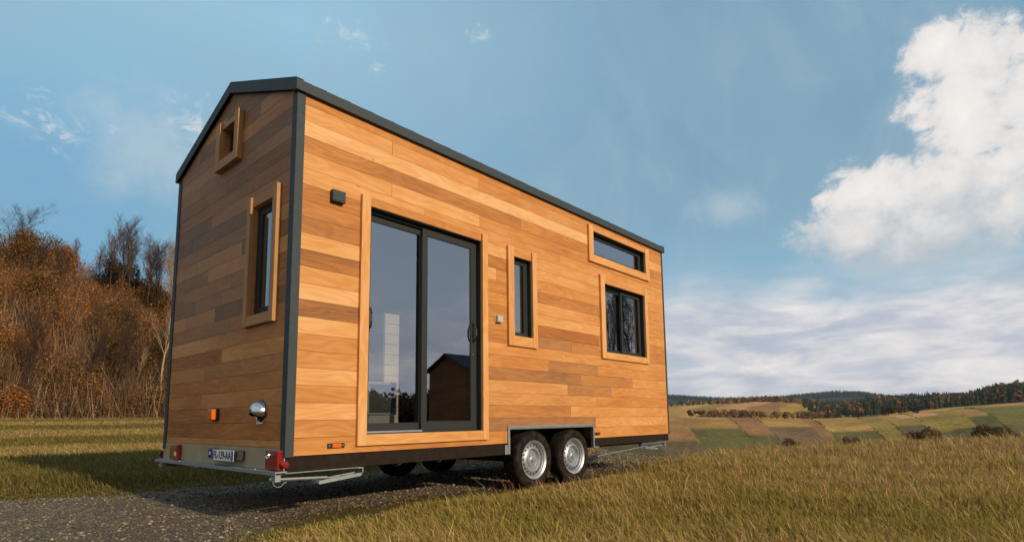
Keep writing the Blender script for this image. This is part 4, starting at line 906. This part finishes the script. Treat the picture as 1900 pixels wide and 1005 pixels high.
# ---------------------------------------------------------------- far hills: woods and hedges
def conifers(name, label, spots, kinds):
    V = []; F = []; C_ = []; b = 0; rg = np.random.default_rng(3)
    for (X, Y, Z, Hh, kd) in spots:
        base_ = np.array(((.020, .030, .015), (.21, .11, .04), (.065, .055, .022), (.30, .17, .06), (.12, .10, .03))[kd])*rg.uniform(.75, 1.3)
        if kd == 0:
            ns = 7; tiers = 4
            for k in range(tiers):
                zb = Hh*(.08+.21*k); zt2 = min(Hh, zb+Hh*(.42-.03*k)); rr_ = Hh*.20*(1-.20*k)
                ring = [(X+math.cos(2*math.pi*i/ns)*rr_*rg.uniform(.6, 1.25), Y+math.sin(2*math.pi*i/ns)*rr_*rg.uniform(.6, 1.25), Z+zb+rg.uniform(-.6, .4)*Hh*.06) for i in range(ns)]
                V += ring+[(X+rg.normal(0, .01)*Hh, Y, Z+zt2)]; F += [(b+i, b+(i+1) % ns, b+ns) for i in range(ns)]; C_ += [base_]*ns+[base_*1.15]; b += ns+1
        else:
            m = 34 if Hh > 2 else 10
            for _ in range(m):
                d = rg.normal(0, 1, 3); d /= np.linalg.norm(d); c = np.array([X, Y, Z+Hh*.55])+d*np.array([Hh*.34, Hh*.34, Hh*.42])*rg.random()**.4; s = Hh*.17
                q = c+rg.normal(0, 1, (3, 3))*s*.8; V += [tuple(v) for v in q]; F.append((b, b+1, b+2)); cc_ = base_*rg.uniform(.75, 1.25); C_ += [cc_]*3; b += 3
    return tag(npmesh(name, np.array(V), np.array(F), M_far, np.array(C_)), label, kinds, kind='stuff')
def at_r(px, rr): a = R(azel(px, 760)[0]); X = CAM[0]+math.sin(a)*rr; Y = CAM[1]+math.cos(a)*rr; return X, Y, float(terrain(X, Y))
rf_ = random.Random(9); sp = []
for _ in range(2300):
    px = rf_.uniform(1490, 2010); lo_r = np.interp(px, [1490, 1520, 1600, 1700, 1780, 1850, 2000], [980, 640, 640, 700, 760, 820, 840]); rr = rf_.uniform(lo_r, 1180); X, Y, Z = at_r(px, rr)
    tall = np.interp(px, [1490, 1560, 1620, 1690, 1740, 1790, 1830, 1900, 2000], [.55, .7, .95, 1.0, .85, .75, 1.15, 1.5, 1.6])
    sp.append((X, Y, Z, min(19, rf_.uniform(9, 17)*tall), 0 if rf_.random() < .88 else rf_.choice([1, 1, 2])))
conifers('forest', 'dark conifer forest with some brown crowns along the right ridge', sp, 'forest')
sp = []
for _ in range(260):
    px = rf_.uniform(1245, 1510); rr = rf_.uniform(1050, 1220); X, Y, Z = at_r(px, rr); dn = 1 if 1315 < px < 1470 else .45
    if rf_.random() < dn: sp.append((X, Y, Z, rf_.uniform(6, 12), rf_.choice([1, 2, 1, 3, 0])))
for _ in range(230):
    px = rf_.uniform(1300, 1545); rr = rf_.uniform(640, 690) if px < 1400 else rf_.uniform(620, 700); X, Y, Z = at_r(px, rr)
    if rf_.random() < (.9 if (px < 1400 or px > 1455) else .5): sp.append((X, Y, Z, rf_.uniform(3.5, 7.5), rf_.choice([1, 2, 3, 1])))
conifers('copse', 'brown autumn copses between the middle distance fields', sp, 'copse')
# hedges along field boundaries
sp = []
for bnd in FB[1:11]:
    if rf_.random() < .25: continue
    for _ in range(260):
        rr = math.exp(rf_.uniform(math.log(230), math.log(470)))
        if math.sin(rr*.03+bnd*7)+rf_.uniform(-.5, .5) < -.5: continue
        a = R(bnd-5.6*math.log(rr/450)+rf_.gauss(0, .06)); X = CAM[0]+math.sin(a)*rr; Y = CAM[1]+math.cos(a)*rr
        sp.append((X, Y, float(terrain(X, Y)), rf_.uniform(.3, 1.2), rf_.choice([2, 2, 4])))
conifers('hedgerow', 'low hedges dividing the field strips on the far slope', sp, 'hedgerow')
# far wooded hill cover
sp = []
for _ in range(2600):
    px = rf_.uniform(1200, 1760); rr = rf_.uniform(2600, 3300); X, Y, Z = at_r(px, rr); sp.append((X, Y, Z, rf_.uniform(12, 22), 0))
conifers('far_woods', 'dark woods covering the most distant hills', sp, 'woods')
# single bushes in the fields
def field_bush(px, rr, Hh, wd, pal, label, n=700, sz=None):
    X, Y, Z = at_r(px, rr)
    if Hh > 100: Hh = CAM[2]+rr*math.tan(R(azel(px, Hh)[1]))-Z; wd = wd*rr/FPX; bot = .55
    else: bot = .35
    rg = np.random.default_rng(int(px)); bl = [(rg.uniform(-.55, .55)*wd, rg.uniform(-.5, .5)*wd, rg.uniform(bot, .78)*Hh, wd*.34, wd*.34, Hh*.24) for _ in range(6)]
    V, F, C_ = leafcloud(rg, n*(3 if bot > .5 else 1), bl, sz or (Hh*.14 if bot < .5 else .5), pal); o = empty('field_tree', (X, Y, Z)); tag(o, label, 'tree'); npmesh('crown', V+np.array([X, Y, Z]), F, M_far, C_, o)
    mb = MB(); mb.tube([(X, Y, Z-.3), (X, Y, Z+Hh*.5)], [Hh*.035, Hh*.02], 6); m = mb.build('trunk', M_bark, o); aa = m.data.attributes.new('col', 'FLOAT_VECTOR', 'POINT'); aa.data.foreach_set('vector', np.tile(BARK[0], (len(m.data.vertices), 1)).astype(np.float32).ravel())
BR = [(.17, .09, .035), (.10, .06, .03), (.06, .055, .025)]; DG = [(.025, .035, .016), (.045, .05, .02)]
field_bush(1283, 480, 6.5, 5, BR, 'brown field tree nearest the house, left one of a pair')
field_bush(1298, 480, 6.0, 5, BR, 'brown field tree, right one of the pair near the house')
field_bush(1470, 215, 810, 26, BR, 'small round brown bush behind the grass crest, left of the pale stalk')
field_bush(1574, 225, 809, 22, BR+DG, 'low brown bush right behind the pale stalk on the crest')
field_bush(1594, 600, 7, 6, BR, 'small brown tree at the left end of the front tree row')
field_bush(1648, 585, 9, 7, BR, 'pale brown round tree in front of the conifer forest')
field_bush(1672, 580, 11, 8, BR, 'larger reddish brown tree in front of the conifer forest')
field_bush(1700, 560, 8, 8, DG, 'green round tree right of the reddish brown one')
field_bush(1708, 190, 787, 26, BR+[(.30, .2, .08)], 'straw and brown bush standing just behind the grass crest')
field_bush(1724, 192, 783, 20, BR, 'tall brown bush touching the straw coloured one')
field_bush(1842, 200, 783, 34, BR, 'wide reddish bush behind the crest, left of the right edge')
field_bush(1862, 205, 791, 24, DG+BR, 'low dark bush joined to the wide reddish one')
# tall dry stalks on the grass crest
def stalk(px, rr, Hh, kind, label):
    X, Y, Z = at_r(px, rr); mb = MB(); rg = random.Random(int(px)); top = np.array([X-.02*Hh, Y, Z+Hh]); mb.tube([(X, Y, Z-.02), (X+.01, Y, Z+Hh*.5), tuple(top)], [.006, .0045, .003], 6)
    for k in range(14 if kind else 6):
        a = rg.uniform(0, 6.28); s_ = Hh*(.16 if kind else .10); st = np.array([X, Y, Z+Hh*rg.uniform(.62, .98)]); e = st+np.array([math.cos(a)*s_, math.sin(a)*s_, s_*rg.uniform(.6, 1.2)]); mb.tube([st, (st+e)/2+np.array([0, 0, -.005]), e], [.003, .0025, .002], 5)
        mb.lathe([(0, .012), (.012, .006), (.014, 0), (.006, -.008), (0, -.01)], e, (0, 0, 1), (1, 0, 0), 6)
    o = mb.build('dry_stalk', M_bark); aa = o.data.attributes.new('col', 'FLOAT_VECTOR', 'POINT'); aa.data.foreach_set('vector', np.tile((.42, .29, .15), (len(o.data.vertices), 1)).astype(np.float32).ravel())
    tag(o, label, 'plant')
stalk(1557, 14.2, .46, 1, 'tall pale umbel stalk standing above the crest of the grass')
stalk(1291, 11.2, .34, 0, 'thin dry stalk on the crest close to the house front')
stalk(1474, 13, .34, 0, 'dry stalk on the crest beside the small round brown bush')
stalk(1892, 21, .78, 1, 'tall brown stalk at the right edge of the grass crest')
stalk(1735, 17, .62, 1, 'dry branching stalk below the straw coloured bush')

# ---------------------------------------------------------------- behind the camera (seen only mirrored in the glass)
def cabin():
    a = R(180-41.8); rr = 27; X = CAM[0]+math.sin(a)*rr+2.9; Y = 4.05+math.cos(a)*rr; Z = float(terrain(X, Y))
    o = empty('wooden_cabin', (X, Y, Z)); tag(o, 'dark timber cabin with a low pitched roof mirrored in the right door glass', 'cabin')
    mb = MB(); mb.col = (.12, -.2, .4)
    TT = lambda u, d, v: (X+d, Y+u, Z+v)
    mb.prism([(-1.3, 0), (1.3, 0), (1.3, 3.15), (0, 3.85), (-1.3, 3.15)], TT, -2.9, 2.9); mb.build('wall', M_wood, o, brd=True)
    mb = MB(); mb.prism([(-1.42, 3.10), (0, 3.87), (1.42, 3.10), (1.42, 3.20), (0, 3.97), (-1.42, 3.20)], TT, -3.1, 3.1); r_ = mb.build('roof', M_roof, o)
    mb = MB(); mb.box(X-.9, X-.3, Y-.3, Y+.2, Z+3.5, Z+4.25); mb.build('chimney', M_greyl, r_)
cabin()
def hedge_back():
    rg = np.random.default_rng(77); bl = []
    for k in range(260):
        a = R(180-rg.uniform(-20, 80)); rr = rg.uniform(58, 74); hh = rg.uniform(3.0, 4.9); X = CAM[0]+math.sin(a)*rr; Y = CAM[1]+math.cos(a)*rr; bl.append((X, Y, float(terrain(X, Y))+hh*.5, 2.6, 2.6, hh*.5))
    V, F, C_ = leafcloud(rg, 110000, bl, .6, [(.05, .03, .015), (.08, .045, .02), (.04, .03, .015)]); tag(npmesh('tree_belt', V, F, M_far, C_), 'low brown belt of trees behind the viewer mirrored along the door glass', 'trees', kind='stuff')
hedge_back()
for k, (azd, rr, var, sc_) in enumerate([(58.5, 46, 0, 1.1), (61, 49, 2, 1.25), (63.5, 46, 1, 1.15), (56.5, 50, 2, 1.0)]):
    a = R(180-azd); X = CAM[0]+math.sin(a)*rr; Y = 4.05+math.cos(a)*rr
    o = empty('bare_tree', (X, Y, float(terrain(X, Y))-.1)); tag(o, 'bare tree behind the viewer mirrored in the far kitchen window', 'tree', 'mirrored bare trees')
    for nm, d in zip(('trunk', 'crown'), meshes[(var, 0)] if (var, 0) in meshes else meshes[(0, 0)]): q = bpy.data.objects.new(nm, d); COL.objects.link(q); q.parent = o
    o.scale = (sc_,)*3; o.rotation_euler = (0, 0, k*1.3)
sc.cycles.max_bounces = 8; sc.cycles.transparent_max_bounces = 16

# ---------------------------------------------------------------- thin haze over the valley
mb = MB(); mb.box(-9400, 9400, -9400, 9400, float(GZZ.min())-1.5, max(160.0, float(GZZ.max())+25))
hm = bpy.data.materials.new('haze'); hm.use_nodes = True; t = NT(hm.node_tree); t.n.clear()
pv = t.node('ShaderNodeVolumePrincipled'); pv.inputs['Color'].default_value = (.78, .88, 1, 1); pv.inputs['Density'].default_value = 5e-5; pv.inputs['Anisotropy'].default_value = .2
t.l.new(pv.outputs[0], t.node('ShaderNodeOutputMaterial').inputs['Volume'])
hz = mb.build('haze', hm); tag(hz, 'thin bluish haze softening the far wooded hills', 'haze', kind='stuff')
